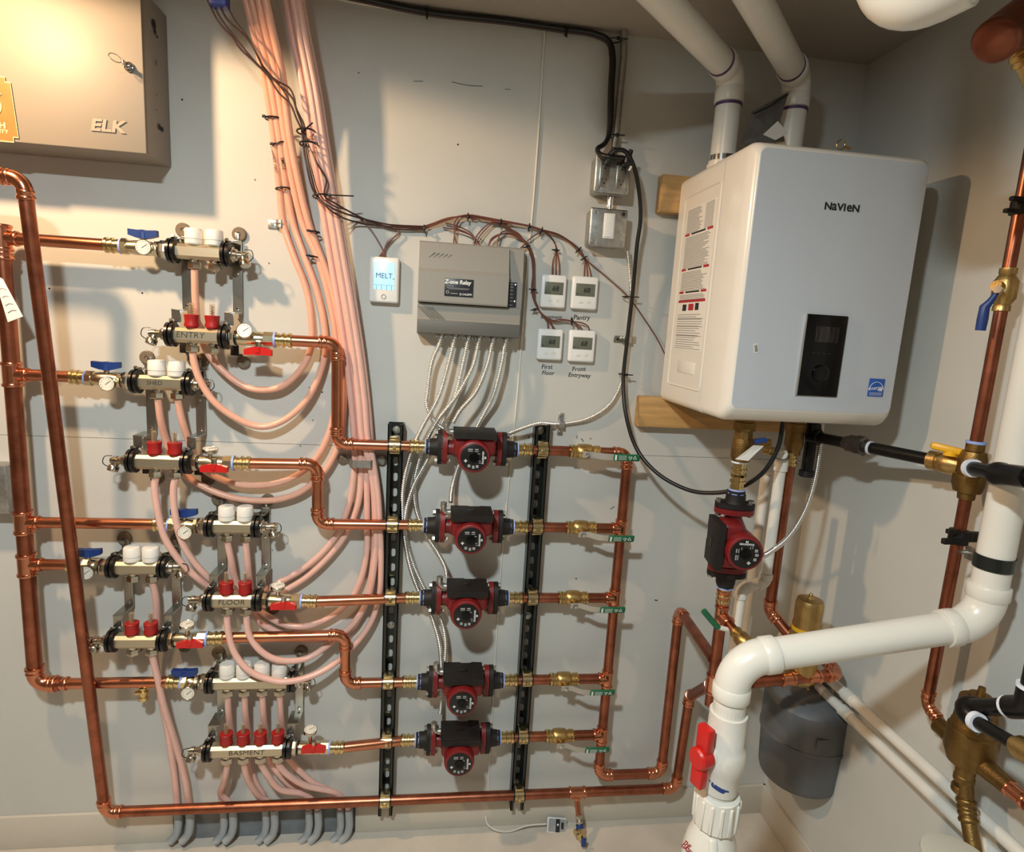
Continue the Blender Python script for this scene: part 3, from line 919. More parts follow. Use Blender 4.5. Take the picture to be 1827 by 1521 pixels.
    mb.lathe(A + ax * (.0195 + bl * .7), ax, [(0, .0195), (bl * .3 - .004, .0195)], 8, .3)
    mb.build('body', 'pale_brass', v)
    MB().lathe(A + ax * (LL - .044), ax, [(0, .0198), (.005, .0198)], 18).build('seal_ring', 'tape_blue', v)
    mb = MB(); adapter(mb, A + ax * (LL - .039), ax, .039); mb.build('press_adapter', 'brass', v)
    g = P(*q['lg'], DL + (.03 if q.get('gface') else .004))
    gauge(v, g, (.08, -1, .25) if q.get('gface') else (.1, -.12, 1), .0185, V((g.x, y, zl_)))
    h = P(*q['lh'], DL + .02)
    butterfly(v, V((h.x, y - .016, h.z)), 'handle_red', -1)
    ROWEND.append((A + ax * LL, lx1))
    # ---- brackets
    for s, (cu, cl) in enumerate(((x0 - .007, lx0 - .007), (x1 + .007, lx1 + .007))):
        xm = cu + (.010 if s == 0 else .008)
        o = thing('manifold_bracket', 'stepped steel bracket at the %s end of the %s manifold group' % (('left', 'right')[s], nm), 'bracket', (xm, 0, zl_), 'manifold brackets')
        zt_, zb_ = z + .040, zl_ + .058
        mb = MB()
        mb.rbox((xm, -.012, (zt_ + zb_) / 2), (.023, .003, zt_ - zb_), .001)
        mb.rbox((xm, -.007, z), (.023, .012, .03), .001)
        mb.rbox((xm, -DU / 2 - .006, z + .030), (.020, DU - .02, .003), .001)
        mb.build('strip', 'steel', o, 20)
        mb = MB()
        xa_ = cl + .004
        mb.rbox(((xm + xa_) / 2, -.012 - (DL - .03) / 2, zb_ + .0015), (.023 + abs(xm - xa_), DL - .03, .003), .001)
        mb.rbox((xa_, -DL + .020, zb_ - .014), (.022, .003, .030), .001)
        mb.build('step', 'steel', o, 20)
        for zz in (zb_ + .012, z - .045):
            MB().lathe((xm, -.0135, zz), (0, -1, 0), [(0, .0045), (.0015, .004), (.002, .002)], 12).build('rivet', 'chrome', o)
        MB().lathe((xm + (-.008 if s == 0 else .004), 0, z + .056), (0, -1, 0), [(0, .0175), (.007, .0175), (.009, .015), (.009, .005), (.007, .004)], 22).build('rubber_foot', 'washer_brown', o)
        mb = MB(); mb.rbox((xm, -.010, z + .045), (.010, .004, .026), .001); mb.build('hanger', 'steel', o)
        mb = MB(); mb.rbox((xa_, -.030, zl_ - .034), (.020, .003, .026), .001); mb.rbox((xa_, -.016, zl_ - .046), (.020, .03, .003), .001)
        MB().lathe((xa_ + .014, 0, zl_ - .066), (0, -1, 0), [(0, .0165), (.007, .0165), (.009, .014), (.009, .005), (.007, .004)], 22).build('rubber_foot', 'washer_brown', o)
        mb.build('lower_tab', 'cast_black', o)

# ---- copper rows from the manifolds to the pumps
drop = {0: 601, 1: 566, 3: 616}
for i in range(5):
    e, _ = ROWEND[i]
    xp = PX[i] - .160
    lab = ['copper pipe stepping down from the ENTRY manifold to the topmost pump', 'copper pipe stepping down from the second manifold group to the second pump', 'straight copper pipe from the middle manifold group to the third pump', 'copper pipe stepping down from the fourth manifold group to the fourth pump', 'straight copper pipe from the BASMENT manifold to the lowest pump'][i]
    o = thing('copper_pipe', lab, 'pipe', e, 'copper rows to the pumps')
    end = V((xp, -DP, ROWZ[i]))
    if i in drop:
        xd = P(drop[i], {0: 700, 1: 880, 3: 1180}[i], .066).x
        c1 = V((xd, -.068, e.z)); c2 = V((xd, -.060, ROWZ[i]))
        run(o, [e - V((.01, 0, 0)), c1, c2, end])
    else:
        MB().tube([e - V((.01, 0, 0)), (e + end) / 2, end], PR_, 16).build('pipe', 'copper', o)

# ================================================================ PEX tubing
RPX = .0085
def pex(pts, label, m='pex', r=RPX, n=8):
    if pts[-1].z > 1.9:
        u = (pts[-1] - pts[-2]).normalized()
        pts = list(pts) + [pts[-1] + u * ((ZC + .01 - pts[-1].z) / u.z)]
    return solo(MB().tube(spline(pts, n), r, 12), 'heating_tube', m, label, 'tube', 'pink heating tubes')
def port(lst, i, k, dz=-.040): return V(lst[i][k]) + V((0, 0, dz))
U, Lw = PORT_U, PORT_L
def tube_print(o, s, x, y, d, rot, size=.0085):
    text(s, size, wallM(P(x, y, d), R_(rot)), 'ink', o, 'tube_print', .0001, .0001)
# upward legs into the ceiling: left bundle and right bundle
_t1 = pex([port(U, 0, 0), P(349, 540, .052), P(355, 590, .045), P(372, 632, .040), P(400, 664, .040), P(437, 690, .038), P(468, 696, .036), P(502, 690, .034), P(537, 659, .030), P(555, 620, .026), P(555, 564, .024), P(545, 511, .022), P(523, 454, .021), P(506, 402, .020), P(498, 330, .032), P(488, 240, .055), P(470, 130, .085), P(449, 40, .115), P(434, -20, .13)], 'pink tube making the smaller upper loop below the ENTRY manifold')
_t2 = pex([port(Lw, 0, 0), P(346, 645, .088), P(355, 675, .085), P(379, 714, .078), P(410, 740, .068), P(450, 759, .056), P(476, 761, .050), P(510, 748, .043), P(547, 714, .036), P(573, 661, .028), P(581, 617, .024), P(576, 564, .023), P(563, 511, .022), P(542, 454, .021), P(524, 402, .020), P(510, 330, .034), P(498, 240, .058), P(480, 130, .09), P(459, 40, .12), P(445, -20, .135)], 'pink tube making the wider loop below the ENTRY manifold')
pex([port(U, 1, 1), P(325, 751, .050), P(338, 790, .034), P(360, 835, .026), P(387, 852, .026), P(418, 863, .027), P(450, 867, .028), P(500, 861, .028), P(545, 838, .027), P(576, 800, .026), P(596, 740, .024), P(602, 680, .022), P(600, 610, .021), P(590, 545, .021), P(570, 470, .022), P(541, 402, .024), P(523, 330, .040), P(508, 240, .062), P(492, 130, .095), P(471, 40, .13), P(458, -20, .145)], 'pink tube of the shallower loop under the second manifold group')
pex([port(U, 1, 0), P(287, 751, .048), P(296, 785, .032), P(312, 828, .022), P(336, 852, .022), P(374, 874, .026), P(418, 889, .028), P(461, 894, .028), P(500, 891, .028), P(540, 876, .028), P(580, 840, .027), P(605, 790, .026), P(613, 730, .023), P(614, 660, .022), P(606, 580, .022), P(585, 490, .024), P(552, 402, .034), P(534, 330, .050), P(517, 240, .070), P(503, 130, .10), P(483, 40, .14), P(470, -20, .155)], 'pink tube of the deeper loop under the second manifold group')
tube_print(_t1, 'EVERHOT  PERT', 489, 285, .0535, -81)
tube_print(_t2, 'SMO2', 505, 292, .0545, -79, .011)
def upper_right(k, d0=.03):
    xs = [(632, 780), (627, 720), (618, 640), (604, 545), (588, 450), (573, 360), (556, 260), (541, 160), (522, 60), (508, -20)]
    off = [0, 11, 20, 29, 14, 24][k]
    dd_ = [.026, .024, .023, .026, .044, .042][k]
    out = []
    for j, (x, y) in enumerate(xs):
        t = j / 9
        out.append(P(x + off * (1 - .12 * t), y, dd_ + .075 * t ** 1.3))
    return out
R0 = port(Lw, 1, 0)
pex([R0, P(276, 868, .088), P(282, 915, .086), P(293, 957, .080), P(318, 998, .066), P(351, 1031, .048), P(380, 1050, .030), P(420, 1062, .022), P(465, 1056, .022), P(500, 1039, .022), P(537, 1018, .022), P(576, 986, .022), P(602, 952, .022), P(623, 899, .022), P(631, 850, .024), P(633, 815, .026)] + upper_right(0), 'pink tube from the left red meter of the second group, sweeping behind the middle group', 'pex_low')
pex([port(Lw, 1, 1), P(310, 868, .088), P(312, 915, .086), P(326, 970, .078), P(356, 1015, .058), P(392, 1046, .034), P(440, 1068, .020), P(490, 1062, .020), P(521, 1047, .022), P(550, 1028, .022), P(589, 991, .022), P(618, 952, .022), P(639, 899, .022), P(644, 850, .023), P(644, 815, .024)] + upper_right(1), 'pink tube from the right red meter of the second group, sweeping behind the middle group', 'pex_low')
pex([port(U, 2, 0), P(412, 997, .052), P(420, 1035, .036), P(438, 1070, .024), P(471, 1095, .022), P(497, 1111, .022), P(523, 1118, .022), P(552, 1117, .022), P(589, 1102, .022), P(621, 1076, .022), P(642, 1040, .022), P(654, 985, .022), P(655, 920, .022), P(654, 850, .022), P(653, 815, .022)] + upper_right(2), 'pink tube from the left white cap of the middle manifold group', 'pex_low')
pex([port(U, 2, 1), P(442, 1005, .052), P(446, 1045, .036), P(452, 1085, .024), P(462, 1108, .020), P(482, 1122, .020), P(530, 1140, .018), P(585, 1140, .018), P(623, 1126, .020), P(647, 1091, .021), P(660, 1044, .021), P(668, 975, .022), P(668, 900, .022), P(664, 850, .023), P(662, 815, .024)] + upper_right(3), 'pink tube from the right white cap of the middle manifold group', 'pex_low')
pex([port(Lw, 2, 1), P(439, 1097, .088), P(444, 1131, .088), P(463, 1160, .087), P(489, 1176, .082), P(518, 1180, .072), P(550, 1174, .058), P(589, 1149, .040), P(629, 1115, .030), P(656, 1070, .030), P(667, 1018, .034), P(671, 950, .036), P(668, 880, .038), P(656, 815, .042)] + upper_right(4), 'pink tube of the upper loop hanging in front of the lowest white caps', 'pex_low')
pex([port(Lw, 2, 0), P(405, 1100, .088), P(409, 1136, .090), P(421, 1170, .092), P(447, 1199, .094), P(484, 1214, .093), P(510, 1217, .090), P(550, 1209, .076), P(589, 1190, .058), P(629, 1155, .040), P(660, 1114, .032), P(676, 1070, .032), P(680, 1010, .034), P(678, 940, .036), P(674, 880, .038), P(664, 815, .042)] + upper_right(5), 'pink tube of the lower loop hanging in front of the lowest white caps', 'pex_low')
# tubes into the floor
pex([port(Lw, 3, 1), P(273, 1175, .086), P(280, 1205, .080), P(293, 1262, .066), P(314, 1330, .046), P(331, 1396, .034), P(338, 1450, .030)], 'pink tube slanting from the right port of the fourth manifold group to the floor', 'pex_low')
pex([port(U, 3, 1), P(277, 1060, .050), P(280, 1100, .036), P(276, 1160, .028), P(284, 1230, .024), P(300, 1310, .022), P(312, 1390, .020), P(317, 1450, .022)], 'pink tube dropping from the white caps of the fourth manifold group to the floor', 'pex_low')
ends = [(399, 1448), (414, 1448), (474, 1446), (489, 1446)]
for k in range(4):
    x = MF[4]['caps'][k]
    ex_ = [399, 474, 551, 607][k]
    sx_ = [407, 440, 474, 510][k]
    pex([port(U, 4, k), P(x + 2, 1275, .052), P(x + 6, 1310, .032), P(sx_ + 2, 1350, .024), P((sx_ + ex_) / 2 - 2, 1395, .022), P(ex_ - 4, 1422, .021), P(ex_, 1448, .022)], 'pink tube from the %s white cap of the lowest manifold to the floor' % ('first', 'second', 'third', 'fourth')[k], 'pex_low')
    x = MF[4]['reds'][k]
    ex_ = [415, 489, 567, 622][k]
    mid = [(399, 1398), (447, 1400), (500, 1409), (545, 1402)][k]
    ex2 = [(394, 1418), (466, 1424), (541, 1418), (600, 1416)][k]
    pex([port(Lw, 4, k), P(x + 1, 1364, .085), P((x * 2 + mid[0]) / 3, 1382, .078), P(*mid, .060), P(*ex2, .036), P(ex_ - 3, 1436, .030), P(ex_, 1450, .028)], 'pink tube from the %s red meter of the lowest manifold to the floor' % ('first', 'second', 'third', 'fourth')[k], 'pex_low')
# grey bend sleeves at the floor
for k, x in enumerate((317, 338, 399, 415, 474, 489, 551, 567, 607, 622)):
    d0 = .022 if k % 2 == 0 else .028
    solo(MB().tube(spline([P(x, 1444, d0), P(x + 1, 1460, d0), P(x + 1, 1475, d0 + .002), P(x - 3, 1490, d0 + .006), P(x - 14, 1503, d0 + .012)], 5), .0115, 12), 'bend_sleeve', 'sleeve', 'grey painted bend sleeve at the floor, %s from the left' % ('first', 'second', 'third', 'fourth', 'fifth', 'sixth', 'seventh', 'eighth', 'ninth', 'tenth')[k], 'sleeve', 'grey sleeves at the floor')

# straps and ties round the tubes
def strap(c, w, h, label):
    o = thing('tube_strap', label, 'strap', c)
    return o
c = P(503, 402, .0)
o = thing('tube_strap', 'galvanised half strap screwed to the wall at the left pink tubes', 'strap', c)
mb = MB()
mb.tube([c + V((math.cos(a) * .014 - .0, -.020 - math.sin(a) * .012, 0)) for a in [math.pi * t / 10 for t in range(11)]], .0012, 4)
vs = []; fs = []
for t in range(11):
    a = math.pi * t / 10
    for zz in (-.009, .009):
        vs.append(c + V((-math.cos(a) * .013 + .002, -.012 - math.sin(a) * .019, zz)))
for t in range(10): fs.append((2 * t, 2 * t + 1, 2 * t + 3, 2 * t + 2))
mb.add(vs, fs)
mb.rbox(c + V((-.021, -.002, 0)), (.024, .003, .022), .001)
mb.build('strap', 'galv', o)
MB().lathe(c + V((-.023, -.003, 0)), (0, -1, 0), [(0, .004), (.003, .0035)], 10).build('screw', 'steel', o)
c = P(652, 820, .0)
o = thing('tube_strap', 'long flat steel strap with two screws across the pink tubes beside the left strut', 'strap', c)
mb = MB()
xa_, xb_ = P(604, 815).x, P(688, 822).x
prof = [(xa_, .004), (xa_ + .026, .006), (xa_ + .036, .040), (xa_ + .046, .058), (xb_ - .034, .058), (xb_ - .026, .040), (xb_ - .018, .008), (xb_, .004)]
vs = []; fs = []
for x, d in prof:
    for zz in (-.010, .010): vs.append((x, -d, c.z + zz))
    for zz in (-.010, .010): vs.append((x, -d - .0016, c.z + zz))
for t in range(len(prof) - 1):
    a = 4 * t; b = a + 4
    fs += [(a, a + 1, b + 1, b), (a + 2, b + 2, b + 3, a + 3), (a, b, b + 2, a + 2), (a + 1, a + 3, b + 3, b + 1)]
mb.add(vs, fs); mb.build('band', 'galv', o, 20)
for x in (xa_ + .012, xb_ - .010):
    MB().lathe((x, -.006, c.z), (0, -1, 0), [(0, .013), (.004, .013), (.006, .009), (.006, .004), (.004, .003)], 20).build('washer', 'washer_brown' if x < c.x else 'galv', o)
def tie(px_list, label, d=.05, rz=.012, tail=None, head=0):
    """black cable tie: a flattened loop through the given front points and back behind them"""
    a, b = P(*px_list[0], d), P(*px_list[1], d)
    u = (b - a); w = u.length / 2; u.normalize()
    c = (a + b) / 2 + V((0, .010, 0))
    mb = MB()
    loop = [c + u * (math.cos(2 * math.pi * k / 20) * w * 1.04) + V((0, -math.sin(2 * math.pi * k / 20) * rz * 1.25, 0)) for k in range(20)]
    mb.tube(loop, .0021, 6, closed=True)
    hc = (a if head == 0 else b) if head < 2 else (a + b) / 2
    mb.rbox(hc + V((0, -.006, 0)), (.008, .006, .006), .001)
    if tail: mb.tube([hc + V((0, -.006, 0)), P(*tail)], .0017, 6)
    return solo(mb, 'cable_tie', 'black', label, 'cable tie', 'cable ties on the tubes')
tie([(472, 209), (506, 212)], 'black cable tie round the left pink tubes, highest of four', .068, .016)
tie([(486, 258), (518, 253)], 'black cable tie round the left pink tubes, second highest of four', .056, .016)
tie([(491, 336), (516, 335)], 'black cable tie round the left pink tubes just above the half strap', .042, .014, head=2)
tie([(551, 412), (568, 414)], 'small black cable tie on the pink tubes right of the half strap', .042, .012)
tie([(550, 456), (566, 459)], 'small black cable tie on the pink tubes, lowest one', .034, .012)
tie([(529, 233), (560, 233)], 'black cable tie holding the dark wires to the right pink tubes, upper one', .108, .022, (558, 219, .122), 2)
tie([(534, 255), (565, 257)], 'black cable tie holding the dark wires to the right pink tubes, second one', .106, .022, head=1)
tie([(558, 350), (588, 349)], 'black cable tie with a long tail sticking out to the right', .095, .024, (631, 350, .085), 1)

# ================================================================ zone relay box
dR = .085
tl, brr = P(749, 432, .05), P(928, 600, .05)
x0 = P(746, 520, .05).x; x1 = P(930, 530, .05).x
z1 = P(840, 437, .03).z; z0 = P(832, 600, .05).z
w = x1 - x0; hgt = z1 - z0
o = thing('zone_relay', 'grey zone relay control box with dark label and armoured cables below', 'control box', ((x0 + x1) / 2, 0, z0))
def sheet(prof, xa, xb):             # a solid whose (z, depth) profile is swept from xa to xb
    mb = MB(); n = len(prof)
    vs = [(xa, -d, z) for z, d in prof] + [(xb, -d, z) for z, d in prof]
    fs = [tuple(range(n)), tuple(range(2 * n - 1, n - 1, -1))] + [(i, (i + 1) % n, n + (i + 1) % n, n + i) for i in range(n)]
    return mb.add(vs, fs)
pz = lambda t: z0 + hgt * t
prof = [(pz(0), 0), (pz(0), .052), (pz(.03), .060), (pz(.16), .062), (pz(.17), .058), (pz(.34), .060), (pz(.64), .062), (pz(.70), .060), (pz(.86), .056), (pz(.98), .050), (pz(1), .040), (pz(1), 0)]
sheet(prof, x0, x1).build('housing', 'relay_grey', o, 12)
xn = x0 + w * .855
prof = [(pz(.34), .050), (pz(.345), .0835), (pz(.36), dR), (pz(.665), dR), (pz(.70), .078), (pz(.97), .058), (pz(.97), .04)]
cov = sheet(prof, x0 + .001, xn).build('raised_cover', 'relay_grey', o, 12)
prof = [(pz(.01), .045), (pz(.01), .064), (pz(.16), .070), (pz(.175), .066), (pz(.33), .068), (pz(.34), .045)]
sheet(prof, x0 + .0005, x1 - .002).build('lower_cover', 'relay_grey', o, 12)
mb = MB(); mb.rbox(((x0 + x1) / 2, -.0685, pz(.085)), (w * .99, .006, hgt * .145), .002); mb.build('bottom_strip', 'relay_dark', o)
for k in range(5):
    a = P(771 - 9 * 2 + k * 7.5 - 1, 471 + k * .8, .0715); b = P(776 + k * 7.5, 451 + k * 1.0, .066)
    MB().tube([a, b], .0014, 6).build('vent_slot', 'relay_dark', cov)
mb = MB()
for k in range(6):
    a = P(745 + k * 5, 546 + k * .5, .0695); b = P(770 + k * 5, 570 + k * .5, .0705)
    MB().tube([a, b], .0007, 5).build('vent_rib', 'relay_dark', o)
lc = P(819, 514, dR + .0006)
lw, lh = .0725, .044
lab = MB().rbox(lc, (lw, .001, lh), .0004).build('label_plate', 'label_dark', o)
text('Z-one Relay', .0140, wallM(lc + V((-.003, -.0007, .0135)), 0, .12), 'print_white', lab, 'lettering', .0002, .0004, .95)
text('ZSR106', .0055, wallM(lc + V((-.022, -.0007, .0035))), 'print_grey', lab, 'lettering', .0002)
for q, wd_ in ((-.001, .058), (-.0035, .05)):
    MB().box(lc + V((-.002, -.0007, q)), (wd_, .0004, .0009)).build('print_line', 'print_grey', lab, 0)
text('CALEFFI', .0068, wallM(lc + V((.021, -.0007, -.0155))), 'print_white', lab, 'lettering', .0002, .0001)
MB().ring(lc + V((.0045, -.0007, -.0155)), (0, 1, 0), .0024, .0006, 14, 4).build('emblem', 'print_white', lab)
MB().ring(lc + V((-.028, -.0007, -.012)), (0, 1, 0), .0032, .0012, 14, 4).build('emblem', 'print_grey', lab)
MB().box(lc + V((-.012, -.0007, -.0145)), (.018, .0004, .002)).build('print_line', 'print_grey', lab, 0)
pc = P(914, 526, .066)
ldp = MB().rbox(V((pc.x, -.0635, pc.z)), (.022, .004, .062), .001).build('led_panel', 'label_dark', o)
for y, on in ((508, 1), (513, 0), (519, 0), (526, 0), (532, 0), (538, 1), (545, 0)):
    q = P(919, y, .0662)
    if on: MB().lathe(V((pc.x + .007, -.0656, q.z)), (0, -1, 0), [(0, .0016), (.001, .0012)], 10).build('led', 'led', ldp)
    MB().box(V((pc.x - .003, -.0657, q.z)), (.010, .0003, .0013)).build('print_line', 'print_grey', ldp, 0)
for k in range(4):
    q = P(747 + k * 7, 592 + k * .7, .066)
    MB().box(q, (.0035, .002, .004)).build('latch_notch', 'hole', o, 0)

# ================================================================ armoured cables
def armored(pts, r, label, ends=True, n=8):
    path = resample(spline(pts, n), .0011)
    rs = [r * (1.12, 1.17, 1.06, .68, .82)[k % 5] for k in range(len(path))]
    return solo(MB().tube(path, rs, 9), 'armored_cable', 'armor', label, 'cable', 'armoured cables', sharp=60)
RC = .0058
conn = [(787.5, 598), (812, 599), (836, 602), (855.5, 603), (880, 605), (903, 606)]
cab = [
 ([(771, 645, .05), (763, 700, .045), (761, 720, .042), (768, 741, .04), (780, 757, .04), (800, 772, .025), (830, 800, .02)], 'armoured cable from the relay box hooking back behind the topmost pump'),
 ([(800, 650, .055), (782, 710, .055), (753, 763, .055), (731, 815, .045), (719, 875, .040), (720, 946, .024), (731, 1009, .028), (747, 1055, .026), (770, 1101, .045), (783, 1145, .05), (787, 1185, .035), (788, 1243, .028), (785, 1275, .05)], 'armoured cable running down leftmost past four pumps to the lowest pump'),
 ([(826, 650, .05), (812, 705, .045), (789, 755, .035), (764, 818, .025), (739, 864, .032), (726, 905, .032), (722, 946, .018), (737, 1006, .020), (758, 1052, .018), (787, 1107, .038), (795, 1145, .045), (794, 1180, .06)], 'armoured cable running down to the fourth pump'),
 ([(845, 650, .055), (816, 705, .052), (778, 755, .045), (750, 815, .022), (739, 864, .022), (742, 908, .022), (761, 955, .020), (783, 990, .045), (795, 1015, .07), (797, 1030, .08)], 'armoured cable running down to the third pump'),
 ([(870, 650, .06), (849, 700, .075), (821, 733, .085), (808, 755, .088)], 'short armoured cable dropping to the topmost pump'),
 ([(895, 650, .055), (880, 706, .050), (866, 735, .035), (853, 759, .024), (835, 800, .015), (817, 834, .018), (806, 875, .05), (804, 897, .075)], 'armoured cable passing behind the topmost pump to the second pump'),
]
for kc_, ((cx, cy), (pts, lb)) in enumerate(zip(conn, cab)):
    a = P(cx, cy, .05)
    armored([a, P(cx - 3, cy + 14, .05)] + pp(pts), RC, lb)
    c = thing('cable_clamp', 'silver cable clamp under the relay box, %s of six from the left' % ('first', 'second', 'third', 'fourth', 'fifth', 'last')[kc_], 'clamp', a, 'cable clamps under the relay box')
    MB().lathe(a + V((0, 0, .004)), (0, 0, -1), [(0, .009), (.004, .009), (.004, .0075), (.012, .0075)], 14).build('sleeve', 'galv', c)
    for s in (-1, 1): MB().lathe(a + V((s * .0115, -.004, -.002)), (0, -1, 0), [(0, .0045), (.004, .0045)], 12).build('screw', 'steel', c)
sw0 = P(1119, 446, .03)
armored([sw0] + pp([(1122, 470, .02), (1126, 530, .016), (1120, 600, .014), (1115, 650, .014), (1108, 685, .014), (1088, 722, .014), (1050, 747, .012), (1000, 757, .010), (960, 756, .05), (930, 765, .05), (903, 776, .03)]), RC, 'long armoured cable from the switch box curving left to the topmost pump', n=10)
armored(pp([(1467, 757, .25), (1463, 800, .25), (1453, 860, .26), (1437, 910, .28), (1410, 955, .31), (1375, 985, .35), (1350, 998, .38)]), RC, 'armoured cable hanging from the boiler to the pump below it')

# ================================================================ thermostats
def thermostat(corners, label, txt, d=.022):
    tl, tr, br_, bl = [P(*q, d) for q in corners]
    w = ((tr - tl).length + (br_ - bl).length) / 2
    h = ((bl - tl).length + (br_ - tr).length) / 2
    c = (tl + tr + br_ + bl) / 4
    rot = math.atan2((tr - tl).z, (tr - tl).x)
    o = thing('thermostat', label, 'thermostat', (c.x, 0, c.z - h / 2), 'white wall thermostats')
    mb = MB(); mb.rbox((c.x, -d / 2, c.z), (w, d, h), .006, 3); mb.build('case', 'white_plastic', o)
    sc = V((c.x + w * .01, -d - .0002, c.z + h * .09))
    s = MB().rbox(sc, (w * .74, .001, h * .38), .0004).build('screen', 'lcd', o)
    text(txt, .0185, wallM(sc + V((w * .06, -.0008, -.001)), 0, .12), 'lcd_ink', s, 'digits', .0001, .0003)
    for q, wd_ in ((-.30, .006), (-.16, .003)): MB().box(sc + V((w * q, -.0008, -h * .13)), (wd_, .0003, .0012)).build('print_line', 'lcd_ink', s, 0)
    for sg, q in ((1, -.14), (-1, .14)):
        mb = MB(); a = V((c.x + w * q, -d - .0005, c.z - h * .27))
        mb.add([a + V((-.006, 0, -.003 * sg)), a + V((.006, 0, -.003 * sg)), a + V((0, 0, .004 * sg)), a + V((-.006, -.0012, -.003 * sg)), a + V((.006, -.0012, -.003 * sg)), a + V((0, -.0012, .004 * sg))], [(0, 1, 2), (3, 5, 4), (0, 3, 4, 1), (1, 4, 5, 2), (2, 5, 3, 0)])
        mb.build('arrow_button', 'print_grey' if False else 'cap_white', o, 0)
    return c, w, h
TC = {}
TC[1] = thermostat([(967.6, 489), (1011.6, 492), (1008.8, 552), (962.8, 547)], 'white thermostat above the covered Basement handwriting, upper left of the four', '68')
TC[2] = thermostat([(1022, 492), (1068.7, 495), (1065, 555), (1019, 550)], 'white thermostat above the Pantry handwriting, upper right of the four', '68')
TC[3] = thermostat([(961, 585.7), (1006, 588.6), (1002, 644.5), (957, 641)], 'white thermostat above the First Floor handwriting, lower left of the four', '68')
TC[4] = thermostat([(1016.4, 588.6), (1063.4, 590.5), (1060.5, 648), (1014, 645)], 'white thermostat above the Front Entryway handwriting, lower right of the four', '68')
cs = [P(*q, .026) for q in ((658, 456.5), (712, 461), (712, 544), (658, 536))]
c = sum(cs, V((0, 0, 0))) / 4; w = .0755; h = .115
o = thing('melt_thermostat', 'taller thermostat with a lit blue screen reading MELT left of the relay box', 'thermostat', (c.x, 0, c.z - h / 2))
MB().rbox((c.x, -.013, c.z), (w, .026, h), .006, 3).build('case', 'white_plastic', o)
sc = V((c.x, -.0262, c.z + h * .085))
s = MB().rbox(sc, (w * .70, .001, h * .60), .0005).build('screen', 'lcd_blue', o)
text('MELT', .0185, wallM(sc + V((0, -.0008, 0))), 'lcd_ink_blue', s, 'digits', .0001, 0, .98)
MB().box(sc + V((w * .32, -.0008, -.006)), (.0025, .0003, .0025)).build('print_line', 'lcd_ink_blue', s, 0)
for q in (-.25, -.08, .09, .26): MB().box(sc + V((w * q, -.0008, -h * .255)), (.0008, .0003, .011)).build('print_line', 'lcd_ink_blue', s, 0)
MB().box(sc + V((0, -.0008, -h * .20)), (w * .66, .0003, .0006)).build('print_line', 'lcd_ink_blue', s, 0)
MB().ring(V((c.x, -.0265, c.z - h * .37)), (0, 1, 0), .0055, .0009, 20, 6).build('home_button', 'print_grey', o)
TM = (c, w, h)

# ================================================================ electrical boxes and conduit
def ebox(cs, name, label, d):
    q = [P(*k, d) for k in cs]
    c = sum(q, V((0, 0, 0))) / 4
    w = (q[1].x - q[0].x + q[2].x - q[3].x) / 2; h = (q[0].z - q[3].z + q[1].z - q[2].z) / 2
    o = thing(name, label, 'electrical box', (c.x, 0, c.z - h / 2))
    MB().rbox((c.x, -d * .45, c.z), (w * .94, d * .9, h * .94), .006, 2).build('box', 'galv', o)
    MB().rbox((c.x, -d, c.z), (w, .010, h), .0048, 3).build('cover', 'galv', o)
    for sx in (-1, 1):
        for sz in (-1, 1):
            MB().lathe((c.x + sx * w * .38, -d - .004, c.z + sz * h * .38), (0, -1, 0), [(0, .0095), (.0012, .0085), (.0005, .005), (.0025, .0045), (.0028, .002)], 14).build('corner_screw', 'galv' if (sx, sz) != (1, 1) else 'cast_black', o)
    return o, c, w, h
DB = .058
o, c, w, h = ebox([(1063, 276), (1127, 280), (1122, 348), (1058, 345)], 'outlet_box', 'galvanised outlet box with two receptacles and black plugs', DB)
for k, x in enumerate((-.235, .235)):
    rc = MB().rbox((c.x + w * x, -DB - .005, c.z), (.0255, .004, .066), .0015).build('receptacle', 'steel', o)
    for zz in (.019, -.017):
        for sx in (-.0055, .0055): MB().box((c.x + w * x + sx, -DB - .0072, c.z + zz + .003), (.0017, .0006, .007)).build('slot', 'hole', rc, 0)
        MB().lathe((c.x + w * x, -DB - .0070, c.z + zz - .006), (0, -1, 0), [(0, .0023), (.0004, .0023)], 10).build('slot', 'hole', rc)
OB = (c, w, h)
o, c, w, h = ebox([(1053, 370), (1119, 375), (1116, 441), (1049, 441)], 'switch_box', 'galvanised switch box with a white rocker below the outlet box', DB)
rk = MB().rbox((c.x + .001, -DB - .006, c.z + .004), (.029, .005, .063), .0015).build('rocker_frame', 'white_plastic', o)
MB().rbox((c.x + .001, -DB - .009, c.z + .004), (.024, .004, .056), .0015).build('rocker', 'white_plastic', rk)
SB = (c, w, h)
zc0, zc1 = OB[0].z - OB[2] / 2, SB[0].z + SB[2] / 2
nip = MB(); nip.lathe((SB[0].x + .008, -.032, zc1 - .004), (0, 0, 1), [(0, .013), (.006, .013), (.006, .009), (.010, .009), (.010, .0125), (.016, .0125), (.016, .009), (zc0 - zc1 + .008, .009)], 16)
solo(nip, 'conduit_nipple', 'chrome', 'short bright conduit nipple joining the outlet box and switch box', 'fitting')
cn = MB(); xx = OB[0].x + .006; zt0 = OB[0].z + OB[2] / 2
o = thing('conduit', 'thin galvanised conduit rising from the outlet box to the ceiling', 'conduit', (xx, -.02, zt0))
MB().tube([V((xx, -.030, zt0 + .02)), V((xx + .005, -.022, zt0 + .06)), V((xx + .009, -.018, 2.24)), V((xx + .003, -.022, ZC))], .0096, 14).build('tube', 'galv', o)
